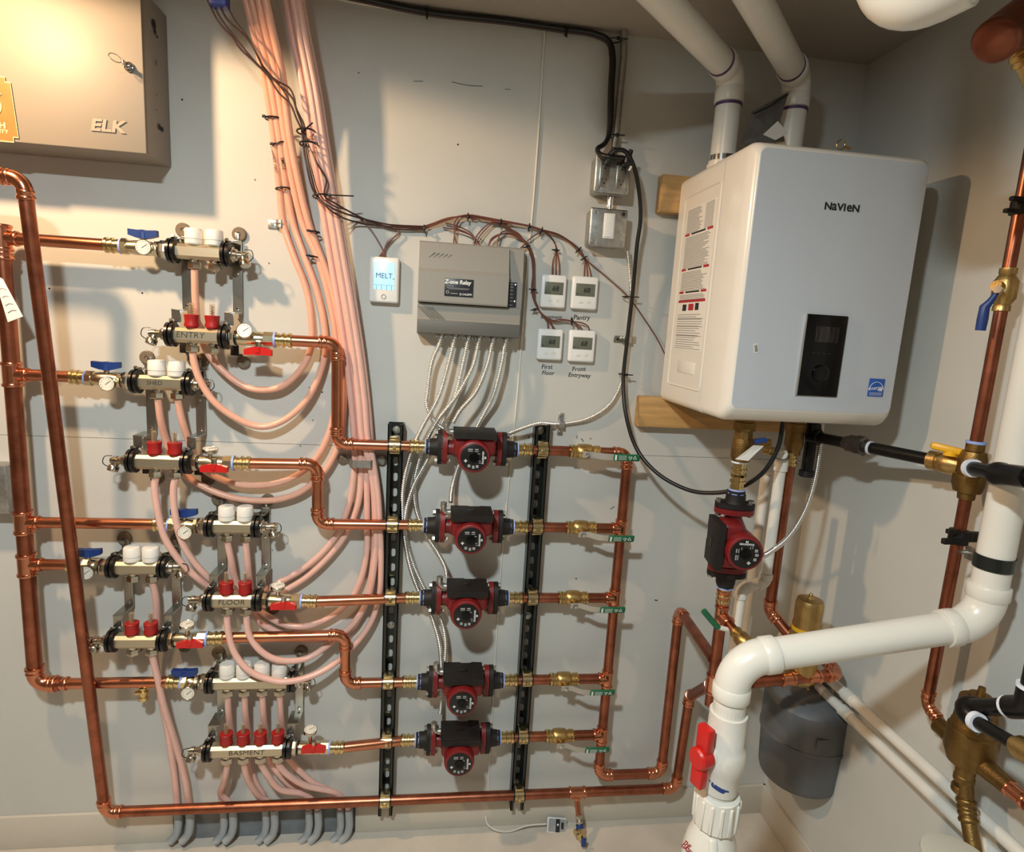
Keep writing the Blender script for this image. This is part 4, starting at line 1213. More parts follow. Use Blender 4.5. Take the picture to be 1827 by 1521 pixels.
MB().lathe((xx, -.030, zt0 - .004), (0, 0, 1), [(0, .0125), (.006, .0125), (.007, .011), (.020, .011), (.021, .0125), (.026, .0125)], 14).build('connector', 'steel', o)
# plugs
for x, y, lb in ((1086, 286, 'black power plug in the left receptacle'), (1116, 290, 'black power plug in the right receptacle with a white tag')):
    a = P(x, y, DB + .006)
    o = thing('power_plug', lb, 'plug', a, 'plugs in the outlet box')
    mb = MB(); mb.rbox(a + V((0, -.014, 0)), (.022, .028, .026), .007, 3); mb.lathe(a + V((0, -.022, .008)), (.3, -.3, 1), [(0, .008), (.014, .006), (.018, .005)], 12)
    mb.build('plug_body', 'black', o)
    if x > 1100: MB().rbox(a + V((.006, -.026, -.020)), (.005, .002, .013), .0008, rot=Matrix.Rotation(.5, 3, 'Y')).build('plug_tag', 'paper', o)
# power cord looping below the boiler
solo(MB().tube(spline(pp([(1088, 276, .09), (1100, 268, .095), (1115, 270, .095), (1130, 295, .085), (1140, 340, .07), (1143, 390, .06), (1137, 435, .05), (1129, 520, .035), (1118, 616, .03), (1112, 680, .035), (1117, 741, .06), (1136, 801, .09), (1173, 845, .14), (1229, 875, .20), (1271, 880, .24), (1314, 873, .28), (1360, 845, .32), (1388, 799, .33), (1397, 752, .33)]), 8), .0054, 10), 'power_cable', 'black', 'thick black power cord looping from the outlet box to the underside of the boiler', 'cord')
# black cable along the ceiling and down beside the conduit
solo(MB().tube(spline([P(560, -28, .03), P(640, -6, .025), P(760, 20, .020), P(900, 36, .018), P(1000, 50, .018), P(1060, 59, .02), P(1086, 72, .024), P(1094, 95, .026), P(1092, 160, .026), P(1088, 235, .028), P(1080, 255, .035), P(1066, 266, .05), P(1072, 276, .075), P(1086, 280, .09), P(1112, 282, .085)], 8), .0062, 10), 'ceiling_cable', 'black', 'black cable along the ceiling edge turning down beside the conduit', 'cable')
solo(MB().tube(spline([P(560, -20, .016), P(640, 1, .012), P(760, 26, .012), P(900, 42, .011), P(1000, 56, .011), P(1056, 64, .012), P(1084, 78, .013), P(1089, 100, .013), P(1087, 160, .012), P(1084, 240, .012), P(1076, 262, .03)], 8), .0036, 10), 'ceiling_cable', 'wire_brown_shaded', 'second dark cable tucked under the black ceiling cable', 'cable')
def loop_tie(p, u, rw, rd, label, head=V((0, -.008, 0)), grp='cable ties on the wires'):
    u = V(u).normalized(); n = V((0, -1, 0)); n = (n - u * n.dot(u)).normalized(); s_ = u.cross(n)
    mb = MB()
    mb.tube([p + s_ * (math.cos(2 * math.pi * k / 16) * rw) + n * (math.sin(2 * math.pi * k / 16) * rd) for k in range(16)], .0017, 6, closed=True)
    mb.rbox(p + n * rd + s_ * rw * .4, (.007, .006, .007), .0012)
    mb.tube([p + n * rd, p + n * rd + s_ * rw * 1.9], .0018, 6)
    return solo(mb, 'cable_tie', 'black', label, 'cable tie', grp)
loop_tie(P(762, 22, .018), (1, 0, 0), .011, .014, 'black cable tie on the ceiling cable, left one')
loop_tie(P(1010, 55, .016), (1, 0, 0), .011, .014, 'black cable tie on the ceiling cable near the corner of the white wire')
loop_tie(P(1096, 72, .022), (0, 0, 1), .016, .014, 'black cable tie round the top of the conduit')
loop_tie(P(1094, 243, .024), (0, 0, 1), .014, .014, 'black cable tie round the foot of the conduit')
# white sensor wire with leak sensor on the floor
solo(MB().tube(spline(pp([(560, -11, .004), (640, 6, .003), (760, 25, .003), (880, 40, .003), (955, 49, .003), (968, 50, .003), (971, 57, .003), (969, 100, .003), (960, 250, .003), (950, 380, .003), (940, 480, .0025), (925, 680, .002), (915, 790, .002), (895, 1000, .002), (880, 1240, .002), (869, 1440, .004), (867, 1462, .012)]) + [P(872, 1474, .03), P(888, 1483, .04), P(910, 1484, .04), P(940, 1474, .035), P(974, 1471, .03)], 8), .0026, 8), 'sensor_wire', 'wire_white', 'thin white wire running down the middle of the wall to the leak sensor', 'wire')
c = P(993, 1473, .03)
o = thing('leak_sensor', 'small white leak sensor on the floor below the bottom pipe', 'sensor', (c.x, -.03, 0))
rt = Matrix.Rotation(R_(8), 3, 'Y') @ Matrix.Rotation(R_(-35), 3, 'X')
MB().rbox(c, (.062, .012, .042), .004, 2, rt).build('case', 'white_plastic', o)
f0 = c + rt @ V((0, -.0065, 0))
pl = MB().rbox(f0, (.056, .001, .035), .0004, 1, rt).build('face_plate', 'print_grey', o)
MB().rbox(f0 + rt @ V((.002, -.0008, 0)), (.013, .0006, .035), .0002, 1, rt).build('dark_band', 'print_black', pl)
MB().lathe(f0 + rt @ V((.002, -.001, .002)), rt @ V((0, -1, 0)), [(0, .003), (.0006, .003)], 14).build('button', 'print_white', pl)
MB().rbox(f0 + rt @ V((.017, -.0008, 0)), (.008, .0006, .018), .0002, 1, rt).build('print_block', 'print_black', pl)

# ================================================================ thermostat wires
def jit(pts, a):
    return [(x + random.uniform(-a, a), y + random.uniform(-a, a), d + random.uniform(-.002, .004)) for x, y, d in pts]
def wire(pts, label, grp, m='wire_brown', r=.0019, a=0, name='thermostat_wire'):
    return solo(MB().tube(spline(pp(jit(pts, a) if a else pts), 7), r, 6), name, m, label, 'wire', grp)
drop_l = [[(368, -20, .16), (392, 30, .15), (422, 70, .14), (455, 110, .13), (480, 135, .122), (505, 158, .118), (522, 176, .115), (530, 200, .112), (540, 228, .108), (545, 256, .105), (552, 300, .114), (566, 348, .104), (588, 374, .106), (606, 386, .088), (630, 395, .03), (650, 400, .014), (700, 405, .012), (757, 408, .012)],
          [(362, -20, .16), (388, 36, .15), (416, 68, .142), (428, 86, .138), (455, 112, .13), (478, 136, .122), (498, 166, .118), (518, 186, .115), (529, 212, .112), (538, 232, .108), (541, 256, .105), (546, 290, .115), (562, 346, .104), (590, 370, .106), (610, 379, .08), (645, 390, .016), (700, 402, .012), (757, 406, .012)],
          [(385, -20, .17), (402, 30, .155), (440, 68, .146), (462, 104, .138), (470, 122, .128), (495, 145, .12), (516, 157, .117), (525, 175, .115), (528, 192, .112), (542, 222, .108), (549, 256, .105), (566, 292, .114), (582, 320, .108), (579, 350, .103), (600, 364, .100), (624, 378, .05), (655, 393, .016), (700, 408, .013), (757, 410, .013)],
          [(395, -12, .17), (418, 34, .155), (446, 72, .146), (463, 108, .138), (478, 128, .125), (496, 150, .12), (512, 172, .117), (522, 196, .114), (534, 222, .109), (546, 256, .105), (556, 302, .114), (572, 350, .104), (592, 366, .104), (620, 376, .055), (660, 396, .016), (700, 401, .014), (757, 404, .014)]]
for k, pts in enumerate(drop_l):
    wire(pts, 'dark wire slanting across the pink tubes, %s from the left at the blue connector' % ('second', 'first', 'third', 'fourth')[k], 'dark wires from the ceiling', 'wire_brown_shaded', .0022 if k != 3 else .0014)
main = [(757, 407, .012), (800, 392, .014), (835, 385, .016), (890, 395, .016), (945, 404, .015), (966, 410, .014)]
for k in range(4):
    wire(jit(main, 3.2) if k else main, 'brown thermostat wire in the arching bundle over the relay box', 'brown wires over the relay box')
for k in range(3):
    wire([(700 + k * 2, 406, .012), (712, 412 + k * 2, .012), (695 - k * 2, 432, .014), (676 + k * 4, 460, .012)], 'short brown wire dropping into the MELT thermostat', 'wires to the MELT thermostat')
wire([(640, 386, .012), (660, 408, .012), (678, 436, .014), (690, 462, .012)], 'short brown wire dropping into the MELT thermostat', 'wires to the MELT thermostat')
for pts in ([(857, 388, .014), (830, 384, .018), (814, 392, .02), (810, 410, .03), (814, 436, .03)], [(850, 392, .014), (826, 388, .02), (816, 398, .022), (812, 412, .03), (809, 436, .03)],
            [(790, 406, .012), (820, 412, .016), (846, 424, .02), (858, 440, .03)], [(795, 398, .012), (822, 406, .016), (842, 418, .02), (850, 438, .03)],
            [(900, 398, .014), (880, 396, .02), (862, 408, .025), (848, 426, .03), (845, 440, .03)], [(905, 400, .014), (882, 398, .02), (864, 412, .026), (852, 428, .03), (847, 442, .03)],
            [(930, 428, .014), (910, 418, .016), (893, 418, .02), (877, 426, .025), (870, 442, .03)], [(934, 430, .014), (912, 414, .016), (896, 414, .022), (888, 428, .027), (887, 442, .03)],
            [(965, 414, .014), (948, 424, .018), (936, 436, .02), (926, 446, .03)], [(926, 424, .014), (908, 416, .018), (890, 420, .022), (875, 432, .027), (872, 444, .03)]):
    wire(pts, 'short brown wire looping down into the top of the relay box', 'wires into the relay box')
trunk = [(885, 396, .014), (905, 404, .014), (925, 420, .013), (942, 440, .012), (950, 462, .011), (953, 490, .010), (951, 520, .010), (957, 545, .011), (968, 562, .012)]
for k in range(4):
    tail = [[(976, 574, .012), (978, 590, .01)], [(984, 576, .013), (986, 590, .01)], [(988, 572, .014), (1000, 570, .016), (1018, 573, .016), (1028, 580, .014), (1036, 594, .01)], [(990, 574, .014), (1005, 572, .017), (1020, 574, .017), (1040, 577, .016), (1050, 584, .014), (1051, 594, .01)]][k]
    wire(jit(trunk, 2.6) + tail, 'brown wire of the bundle curling down between the relay box and the thermostats', 'wires to the lower thermostats')
wire([(1000, 570, .016), (1020, 574, .017), (1034, 582, .014), (1042, 594, .01)], 'short brown wire into the Front Entryway thermostat', 'wires to the lower thermostats')
wire([(970, 566, .012), (981, 576, .012), (992, 590, .01)], 'short brown wire into the First Floor thermostat', 'wires to the lower thermostats')
for k in range(3):
    wire([(966, 410, .014), (980, 420, .014), (990, 434, .013), (993, 447, .012), (987 + k * 5, 465, .012), (985 + k * 6.5, 494, .01)], '%s of three brown wires into the upper left thermostat' % ('leftmost', 'middle', 'rightmost')[k], 'wires to the upper left thermostat')
for k in range(3):
    wire([(966, 410, .014), (995, 418, .013), (1018, 432, .012), (1036, 448, .012), (1043, 461, .012), (1043 + k * 4, 476, .012), (1042 + k * 6.5, 497, .01)], '%s of three brown wires into the upper right thermostat' % ('leftmost', 'middle', 'rightmost')[k], 'wires to the upper right thermostat')
wire([(966, 412, .014), (996, 421, .013), (1020, 436, .012), (1043, 461, .012), (1085, 497, .008), (1121, 530, .012), (1150, 570, .006), (1172, 604, .006), (1190, 640, .010)], 'long brown wire slanting from the bundle to behind the boiler', 'brown wires over the relay box')
for x, y, u, lb in ((757, 407, (1, 0, .1), 'first along the arch from the left'), (835, 386, (1, 0, 0), 'second along the arch from the left'), (893, 396, (1, 0, -.2), 'third along the arch from the left'), (944, 404, (1, 0, -.2), 'left of the close pair above a thermostat'), (966, 411, (1, 0, -.4), 'right of the close pair above a thermostat'), (941, 440, (.4, 0, -1), 'beside the top corner of the relay box'), (952, 517, (0, 0, -1), 'beside the LED panel of the relay box'), (993, 447, (0, 0, -1), 'just above the upper left thermostat'), (1033, 445, (1, 0, -1), 'upper of two above the upper right thermostat'), (1043, 460, (.7, 0, -1), 'lower of two above the upper right thermostat'), (1020, 572, (1, 0, 0), 'above the Front Entryway thermostat'), (955, 552, (.3, 0, -1), 'hidden left of the Basement thermostat')):
    loop_tie(P(x, y, .014), u, .0075, .007, 'black cable tie on brown wires, ' + lb)
loop_tie(P(1120, 530, .022), (0, 0, 1), .014, .016, 'black cable tie joining black cord and armoured cable, upper one')
loop_tie(P(1112, 668, .022), (0, 0, 1), .012, .016, 'black cable tie joining black cord and armoured cable, lower one')
# cable straps
c = P(1112, 606, .0)
o = thing('cable_strap', 'two-hole cable strap on the vertical armoured cable', 'strap', c)
mb = MB(); mb.rbox(c + V((-.016, -.0015, 0)), (.024, .003, .019), .001); mb.rbox(c + V((.028, -.0015, 0)), (.016, .003, .019), .001); mb.rbox(c + V((.007, -.020, 0)), (.022, .003, .019), .001); mb.rbox(c + V((-.004, -.011, 0)), (.002, .02, .019), .0006); mb.rbox(c + V((.018, -.011, 0)), (.002, .02, .019), .0006)
mb.build('strap', 'steel', o); MB().lathe(c + V((-.017, -.003, 0)), (0, -1, 0), [(0, .004), (.003, .003)], 10).build('screw', 'cast_black', o)
c = P(1000, 757, .0)
o = thing('cable_strap', 'upright two-hole cable strap on the curving armoured cable', 'strap', c)
mb = MB()
for s in (-1, 1): mb.rbox(c + V((0, -.0015, s * .020)), (.016, .003, .024), .001); mb.rbox(c + V((0, -.010, s * .009)), (.016, .018, .002), .0006)
mb.rbox(c + V((0, -.018, 0)), (.016, .002, .02), .0006)
mb.build('strap', 'galv', o)
for s in (-1, 1): MB().lathe(c + V((0, -.003, s * .024)), (0, -1, 0), [(0, .004), (.003, .003)], 10).build('screw', 'steel', o)

# ================================================================ boiler
for pts, lb in ((((1183, 310), (1330, 378)), 'short wooden board on the wall behind the top of the boiler'), (((1143, 708), (1420, 762)), 'wooden board on the wall under the boiler')):
    a, b = P(*pts[0], .038), P(pts[0][0], pts[1][1], .038)
    xw = P(pts[1][0], pts[1][1], .038).x if pts[0][1] > 500 else 1.0
    solo(MB().rbox(((a.x + xw) / 2, -.0195, (a.z + b.z) / 2), (xw - a.x, .037, a.z - b.z), .003), 'mounting_board', 'wood', lb, 'board', 'wooden mounting boards')
def rrect(x0, x1, z0, z1, r, y, n=5):
    out = []
    for cx, cz, a0 in ((x1 - r, z0 + r, -90), (x1 - r, z1 - r, 0), (x0 + r, z1 - r, 90), (x0 + r, z0 + r, 180)):
        for k in range(n + 1):
            a = R_(a0 + 90 * k / n)
            out.append(V((cx + math.cos(a) * r, y, cz + math.sin(a) * r)))
    return out
def loft(rings):
    mb = MB(); n = len(rings[0])
    vs = [q for r in rings for q in r]; fs = [tuple(range(n)), tuple(range(len(vs) - 1, len(vs) - n - 1, -1))]
    for i in range(len(rings) - 1):
        for k in range(n):
            l = (k + 1) % n
            fs.append((i * n + k, i * n + l, (i + 1) * n + l, (i + 1) * n + k))
    return mb.add(vs, fs)
bx0, bx1, bz0, bz1 = .626, 1.032, 1.366, 1.952
boil = thing('boiler', 'white wall hung boiler with grey front and black control panel', 'boiler', ((bx0 + bx1) / 2, -.04, bz0))
loft([rrect(bx0, bx1, bz0, bz1, .018, y) if i == 0 else rrect(bx0 + i0, bx1 - i0, bz0 + ib, bz1 - it, .018, y) for i, (y, i0, ib, it) in enumerate(((-.040, 0, 0, 0), (-.290, 0, 0, 0)))]).build('cabinet', 'boiler_white', boil, 30)
loft([rrect(bx0 + i0, bx1 - i0, bz0 + ib, bz1 - it, .018, y) for y, i0, ib, it in ((-.2915, .0008, .0008, .0008), (-.385, .0008, .001, .001), (-.396, .0025, .006, .003), (-.408, .006, .018, .008), (-.416, .011, .028, .014), (-.418, .014, .032, .018))]).build('front_cover', 'boiler_white', boil, 30)
loft([rrect(bx0 + .0145, bx1 - .0145, bz0 + .0325, bz1 - .0185, .014, -.417), rrect(bx0 + .0145, bx1 - .0145, bz0 + .0325, bz1 - .0185, .014, -.4188)]).build('front_panel', 'boiler_front', boil, 30)
FY = -.4190
def fp(x, y): return P(x, y, -FY)
for ch, dx_, kx in (('N', -.0345, 1), ('a', -.0205, 1.33), ('V', -.0070, 1), ('I', .0030, 1), ('e', .0135, 1.33), ('N', .0285, 1)):
    text(ch, .0205 * kx, wallM(fp(1505, 370) + V((dx_, 0, -.0072)), 0), 'print_black', boil, 'letter', .0003, .0006, 1.12 if kx == 1 else .95, label='black letter', va='BOTTOM_BASELINE')
a, b = fp(1438, 561), fp(1415, 707); a2 = fp(1511, 567); 
pw = a2.x - a.x; ph = a.z - fp(1436, 704).z
pcx = (fp(1438, 562).x + fp(1492, 708).x) / 2 + .0; pcz = (a.z + fp(1453, 706).z) / 2
cp_ = MB().rbox((pcx, FY - .0015, pcz), (pw, .006, ph + .004), .002).build('control_panel', 'glass_black', boil)
MB().rbox((pcx - pw / 2 - .001, FY - .002, pcz), (.003, .007, ph + .004), .001).build('panel_edge', 'chrome', cp_)
MB().rbox((pcx + .003, FY - .0048, pcz + ph * .27), (pw * .56, .001, ph * .2), .0004).build('display', 'screen_dark', cp_)
kc = V((pcx, FY - .0045, pcz - ph * .22))
MB().lathe(kc, (0, -1, 0), [(0, .019), (.004, .0185), (.0055, .016), (.005, .013)], 28).build('dial_knob', 'glass_black', cp_)
for q in (-.022, -.010, .002, .014): MB().box(V((pcx + q, FY - .0048, pcz + .006)), (.006, .0004, .0012)).build('print_line', 'print_dim', cp_, 0)
ec = fp(1563, 692)
es = MB().rbox(ec + V((0, -.0005, 0)), (.038, .001, .040), .0004).build('efficiency_sticker', 'star_blue', boil)
mb = MB(); mb.tube([ec + V((math.cos(t) * .0165, -.0013, math.sin(t) * .0165 - .004)) for t in [math.pi * k / 14 for k in range(15)]], .0006, 5)
mb.build('sticker_arc', 'print_white', es)
text('energy', .0125, wallM(ec + V((-.002, -.0011, -.001)), .12, .25), 'print_white', es, 'lettering', .0002, 0)
st_ = [(.0055 * (1 if k % 2 == 0 else .42) * math.sin(k * math.pi / 5), .0055 * (1 if k % 2 == 0 else .42) * math.cos(k * math.pi / 5)) for k in range(10)]
mb = MB(); mb.prism(st_, wallM(ec + V((.0115, -.0010, -.004))), .0004); mb.build('sticker_star', 'print_white', es, 0)
for q in (-.0115, -.014, -.0165): MB().box(ec + V((0, -.0012, q)), (.030, .0003, .0006)).build('print_line', 'print_white', es, 0)
bc = fp(1349, 622)
bs = MB().rbox(bc + V((0, -.0003, 0)), (.0105, .0006, .0205), .0002, 1, Matrix.Rotation(R_(-14), 3, 'Y')).build('bar_sticker', 'paper', boil)
for k in range(5): MB().box(bc + Matrix.Rotation(R_(-14), 3, 'Y') @ V((-.003 + .0014 * k, -.0008, 0)), (.0006, .0003, .015), Matrix.Rotation(R_(-14), 3, 'Y')).build('print_line', 'print_black', bs, 0)
# sheet of notices on the left flank
def sp(x, y, o=.0006):
    r = ray(x, y); return CPOS + r * ((bx0 - o) / r.x)
def flank(y, z, o=.0006): return V((bx0 - o, y, z))
t0, t1 = sp(1281, 348), sp(1227, 378)
l0, l1 = sp(1248, 630), sp(1201, 622)
ya, yb_ = t0.y * .5 + l0.y * .5, t1.y * .5 + l1.y * .5
zt_, zb_ = (t0.z + t1.z) / 2, (l0.z + l1.z) / 2
sh = MB().box(flank((ya + yb_) / 2, (zt_ + zb_) / 2, .0003), (.0006, abs(ya - yb_), zt_ - zb_)).build('notice_sheet', 'paper', boil, 0)
def sline(f0, f1, t, hh, m, nm='print_line'):
    y0 = yb_ + (ya - yb_) * f0; y1 = yb_ + (ya - yb_) * f1
    MB().box(flank((y0 + y1) / 2, zt_ + (zb_ - zt_) * t, .0009), (.0004, abs(y1 - y0), hh)).build(nm, m, sh, 0)
random.seed(3)
t = .012
while t < .985:
    if any(a <= t < b for a, b in ((.17, .195), (.415, .44), (.575, .60), (.648, .735))): t += .012; continue
    sline(.05, random.uniform(.7, .95) if t > .2 else random.uniform(.45, .6), t, .0016, 'print_grey')
    if t < .17: sline(.68, .95, t, .0014, 'print_grey')
    t += .0105 if t < .65 else .016
for tt in (.182, .427, .588):
    sline(.02, .18, tt, .0055, 'print_red', 'red_bar'); sline(.80, .98, tt, .0055, 'print_red', 'red_bar'); sline(.25, .74, tt, .004, 'print_black', 'bold_line')
sline(.02, .98, .652, .006, 'print_red', 'red_bar')
sline(.20, .34, .697, .016, 'print_black', 'pictogram'); sline(.42, .60, .695, .016, 'print_red', 'pictogram'); sline(.66, .78, .693, .017, 'print_black', 'pictogram')
for z_, a_, b_ in ((.775, .03, .97), (.83, .03, .97), (.895, .03, .97), (.985, .03, .97)): sline(a_, b_, z_, .0007, 'print_black', 'rule_line')
# pressed outline on the flank
fa, fb = ya - .018, yb_ + .018
zz0 = sp(1215, 690).z
ring = []
for cy, cz, a0 in ((fa + .012, zt_ + .02, 180), (fb - .012, zt_ + .02, 90), (fb - .012, zz0 + .012, 0), (fa + .012, zz0 + .012, -90)):
    for k in range(5):
        a = R_(a0 - 90 * k / 4)
        ring.append(V((bx0, cy + math.cos(a) * .012, cz + math.sin(a) * .012)))
MB().tube(ring, .0022, 6, closed=True).build('pressed_rim', 'boiler_white', boil)
MB().rbox(flank(ya * .55 + yb_ * .45, (zz0 + zb_) / 2 + .004, 0), (.004, abs(ya - yb_) * .62, .030), .0018, 2).build('pressed_pocket', 'boiler_white', boil)
# brass eye on the top edge behind
q = P(1500, 262, .30)
e_ = thing('hook_ring', 'small brass ring and hook behind the top edge of the boiler', 'hook', q)
MB().ring(q + V((0, 0, .004)), (0, 1, 0), .010, .0016, 18, 6).build('ring', 'brass', e_)
MB().tube([q + V((.008, 0, 0)), q + V((.024, 0, -.002))], .003, 8).build('hook', 'brass', e_)
# ---- flue pipes
def pvc_run(root, pts, r, R, hub=1.16, hl=.028, m='pvc', prim=False):
    pts = [V(q) for q in pts]; n = len(pts); trim = {}
    for i in range(1, n - 1):
        a, t, u, w = arc(pts[i - 1], pts[i], pts[i + 1], R, 10)
        trim[i] = t
        mb = MB(); mb.tube([a[0] + u * .002] + a + [a[-1] + w * .002], r * 1.09, 28)
        for q, dq in ((a[0], u), (a[-1], w)):
            mb.lathe(q - dq * .004, dq, [(0, r * 1.08), (.004, r * hub), (hl, r * hub), (hl + .0015, r * (hub - .03)), (hl + .0015, r * 1.0)], 28)
        el_ = mb.build('elbow', m, root)
        if prim:
            for q, dq in ((a[0], u), (a[-1], w)):
                MB().lathe(q + dq * (hl - .001), dq, [(0, r * 1.05), (.006, r * 1.05), (.0065, r * 1.0)], 28).build('primer_stain', 'primer', el_)
    for i in range(n - 1):
        u = (pts[i + 1] - pts[i]).normalized()
        MB().tube([pts[i] + u * trim.get(i, 0), pts[i + 1] - u * trim.get(i + 1, 0)], r, 28).build('pipe', m, root)
RV = .0302
dv1 = .155
b1 = P(1294, 239, dv1); b2 = P(1411, 239, dv1)
for bp, tgt, zt2, lb in ((b1, P(1164, 0, .44), 2.175, 'left white flue pipe rising from the boiler and bending under the ceiling'), (b2, P(1347, 0, .44), 2.180, 'right white flue pipe rising from the boiler and bending under the ceiling')):
    o = thing('flue_pipe', lb, 'pipe', (bp.x, bp.y, bz1), 'white flue pipes')
    c_ = V((bp.x, bp.y, zt2))
    dirv = (V((tgt.x, tgt.y, zt2 + .005)) - c_).normalized()
    pvc_run(o, [V((bp.x, bp.y, bz1)), c_, c_ + dirv * .85, c_ + dirv * .85 + V((0, 0, ZC - c_.z))], RV, .040, 1.14, .032, prim=True)
    MB().lathe((bp.x, bp.y, bz1), (0, 0, 1), [(0, RV * 1.2), (.012, RV * 1.2), (.012, RV * 1.1), (.022, RV * 1.1)], 28).build('base_collar', 'boiler_white', o)
    MB().lathe((bp.x, bp.y, bz1 + .020), (0, 0, 1), [(0, RV * 1.13), (.012, RV * 1.13)], 28).build('hose_clamp', 'chrome', o)
# ---- plastic envelope with the manual on top
o = thing('manual_envelope', 'grey plastic envelope with papers standing on top of the boiler', 'envelope', P(1360, 252, .26))
pl = [P(1341, 199, .27), P(1408, 163, .20), P(1392, 215, .20), P(1400, 252, .22), P(1322, 256, .27)]
mb = MB(); k = len(pl)
off = V((.004, .008, 0))
mb.add(pl + [q + off for q in pl], [tuple(range(k)), tuple(range(2 * k - 1, k - 1, -1))] + [(i, (i + 1) % k, k + (i + 1) % k, k + i) for i in range(k)])
mb.build('sleeve', 'bag', o, 0)
MB().tube([P(1345, 203, .272), P(1374, 190, .242), P(1405, 169, .204)], .0022, 6).build('dark_seal', 'black', o)
mb = MB(); pl = [P(1388, 216, .275), P(1406, 238, .265), P(1384, 250, .27), P(1362, 240, .28)]; off = V((0, .002, 0))
mb.add(pl + [q + off for q in pl], [(0, 1, 2, 3), (7, 6, 5, 4), (0, 4, 5, 1), (1, 5, 6, 2), (2, 6, 7, 3), (3, 7, 4, 0)]); mb.build('paper_corner', 'paper', o, 0)

# ================================================================ connections under the boiler
zb0 = bz0
o = thing('service_valve', 'brass service valve under the boiler above the vertical pump', 'valve', V((mx, -.33, zb0)))
vx = V((mx, -.33, 0))
yv_ = lambda y: P(1320, y, .33).z
mb = MB(); mb.lathe(V((mx, -.33, zb0 + .01)), (0, 0, -1), [(0, .021), (.02, .021), (.021, .026), (.040, .026), (.041, .021), (.060, .022)], 8)
zq = zb0 - .05
mb.lathe(V((mx, -.33, zq)), (0, 0, -1), [(0, .022), (.020, .0245), (.045, .0235), (.055, .020)], 18)
mb.lathe(V((mx + .02, -.33, zq - .012)), (1, 0, .1), [(0, .012), (.03, .012), (.032, .008), (.05, .008)], 12)
mb.build('body', 'dark_bronze', o)
MB().lathe(V((mx, -.33, zq - .054)), (0, 0, -1), [(0, .020), (.005, .020)], 18).build('seal_tape', 'tape_white', o)
hq = P(1357, 787, .36)
MB().rbox(hq, (.030, .012, .012), .004, 2, Matrix.Rotation(R_(-12), 3, 'Y')).build('handle', 'handle_blue', o)
mb = MB(); tg = [P(1345, 795, .365), P(1363, 796, .36), P(1352, 806, .365), P(1335, 823, .37), P(1312, 820, .37)]
off = V((0, .0012, 0)); k = 5
mb.add(tg + [q + off for q in tg], [tuple(range(k)), tuple(range(2 * k - 1, k - 1, -1))] + [(i, (i + 1) % k, k + (i + 1) % k, k + i) for i in range(k)])
solo(mb, 'paper_tag', 'paper', 'white paper tag folded over the blue handle under the boiler', 'tag', sharp=0)
# main with the sixth pump
za = zq - .059
pz6 = P(1305, 962, .33).z
rot6 = Matrix.Rotation(R_(90), 3, 'Y')
rot6 = Matrix(((0, 0, -1), (0, 1, 0), (1, 0, 0)))     # local x -> up, local z -> left
tw = Matrix.Rotation(R_(-10), 3, 'Z')
p6 = copy_tree(pump0, V((mx, -.33, pz6)), 'red circulator pump standing upright in the pipe under the boiler', tw @ rot6)
for ch in list(p6.children):
    if ch.name.startswith('cable_connector'): bpy.data.objects.remove(ch)
o = thing('pump_main', 'upright copper main through the pump under the boiler', 'pipe', (mx, -.33, jz))
mb = MB(); adapter(mb, V((mx, -.33, za)), (0, 0, -1), .036); mb.build('press_adapter', 'brass', o)
MB().tube([V((mx, -.33, za - .03)), V((mx, -.33, pz6 + .155))], PR_, 16).build('pipe', 'copper_old', o)
tz = P(1293, 1098, .33).z
MB().tube([V((mx, -.33, pz6 - .155)), V((mx, -.33, (tz + jz) / 2)), V((mx, -.33, jz - .06))], PR_, 16).build('pipe', 'copper_old', o)
brd = V((.22, -.9, -.28)).normalized()
tee(o, V((mx, -.33, tz)), (0, 0, 1), brd, Lb=.032)
coupling(o, V((mx, -.33, tz + .05)), (0, 0, 1))
b0 = V((mx, -.33, tz))
MB().tube([b0 + brd * .02, b0 + brd * .06], PR_ * .8, 14).build('branch_pipe', 'copper_old', o)
v = thing('ball_valve', 'small brass ball valve with white and green lever on the pump main branch', 'valve', b0 + brd * .07)
mb = MB(); mb.lathe(b0 + brd * .055, brd, [(0, .015), (.008, .015), (.010, .012), (.018, .018), (.040, .020), (.048, .015), (.06, .0155), (.075, .0155)], 18); mb.build('body', 'bronze', v)
la = P(1298, 1124, .37); lb_ = P(1268, 1108, .36)
lv_ = MB().tube([P(1307, 1126, .37), la, P(1282, 1120, .37)], .006, 8); lv_.build('lever', 'cap_white', v)
MB().tube([P(1282, 1121, .37), P(1270, 1108, .365), P(1255, 1090, .36)], .0075, 8).build('grip', 'grip_green', v)
MB().lathe(P(1322, 1138, .40), (-.3, -1, -.3), [(0, .006), (.012, .006)], 6).build('nut', 'chrome', v)
# white plastic drain pipes
dwp = .27
o = thing('condensate_pipe', 'white plastic pipe with two elbows hanging under the boiler, front one', 'pipe', P(1360, 1035, dwp))
a0 = P(1398, 822, dwp); a1 = P(1362, 1040, dwp)
xm_ = (a0.x + a1.x) / 2
A1 = V((xm_, -dwp, P(1362, 1040, dwp).z)); A2 = V((P(1322, 1058, dwp + .01).x, -dwp - .01, A1.z - .012))
pvc_run(o, [V((xm_, -dwp, a0.z)), A1, A2, V((A2.x, A2.y, P(1314, 1180, dwp).z))], .0133, .014, 1.25, .016)
MB().lathe(V((xm_, -dwp, a0.z + .004)), (0, 0, -1), [(0, .0168), (.030, .0168), (.031, .014)], 20).build('socket', 'pvc', o)
MB().lathe(V((xm_, -dwp, a0.z + .012)), (0, 0, -1), [(0, .0125), (.010, .0125)], 16).build('seal_tape', 'tape_blue', o)
o = thing('condensate_pipe', 'straight white plastic pipe behind the front one under the boiler', 'pipe', P(1340, 1100, .2))
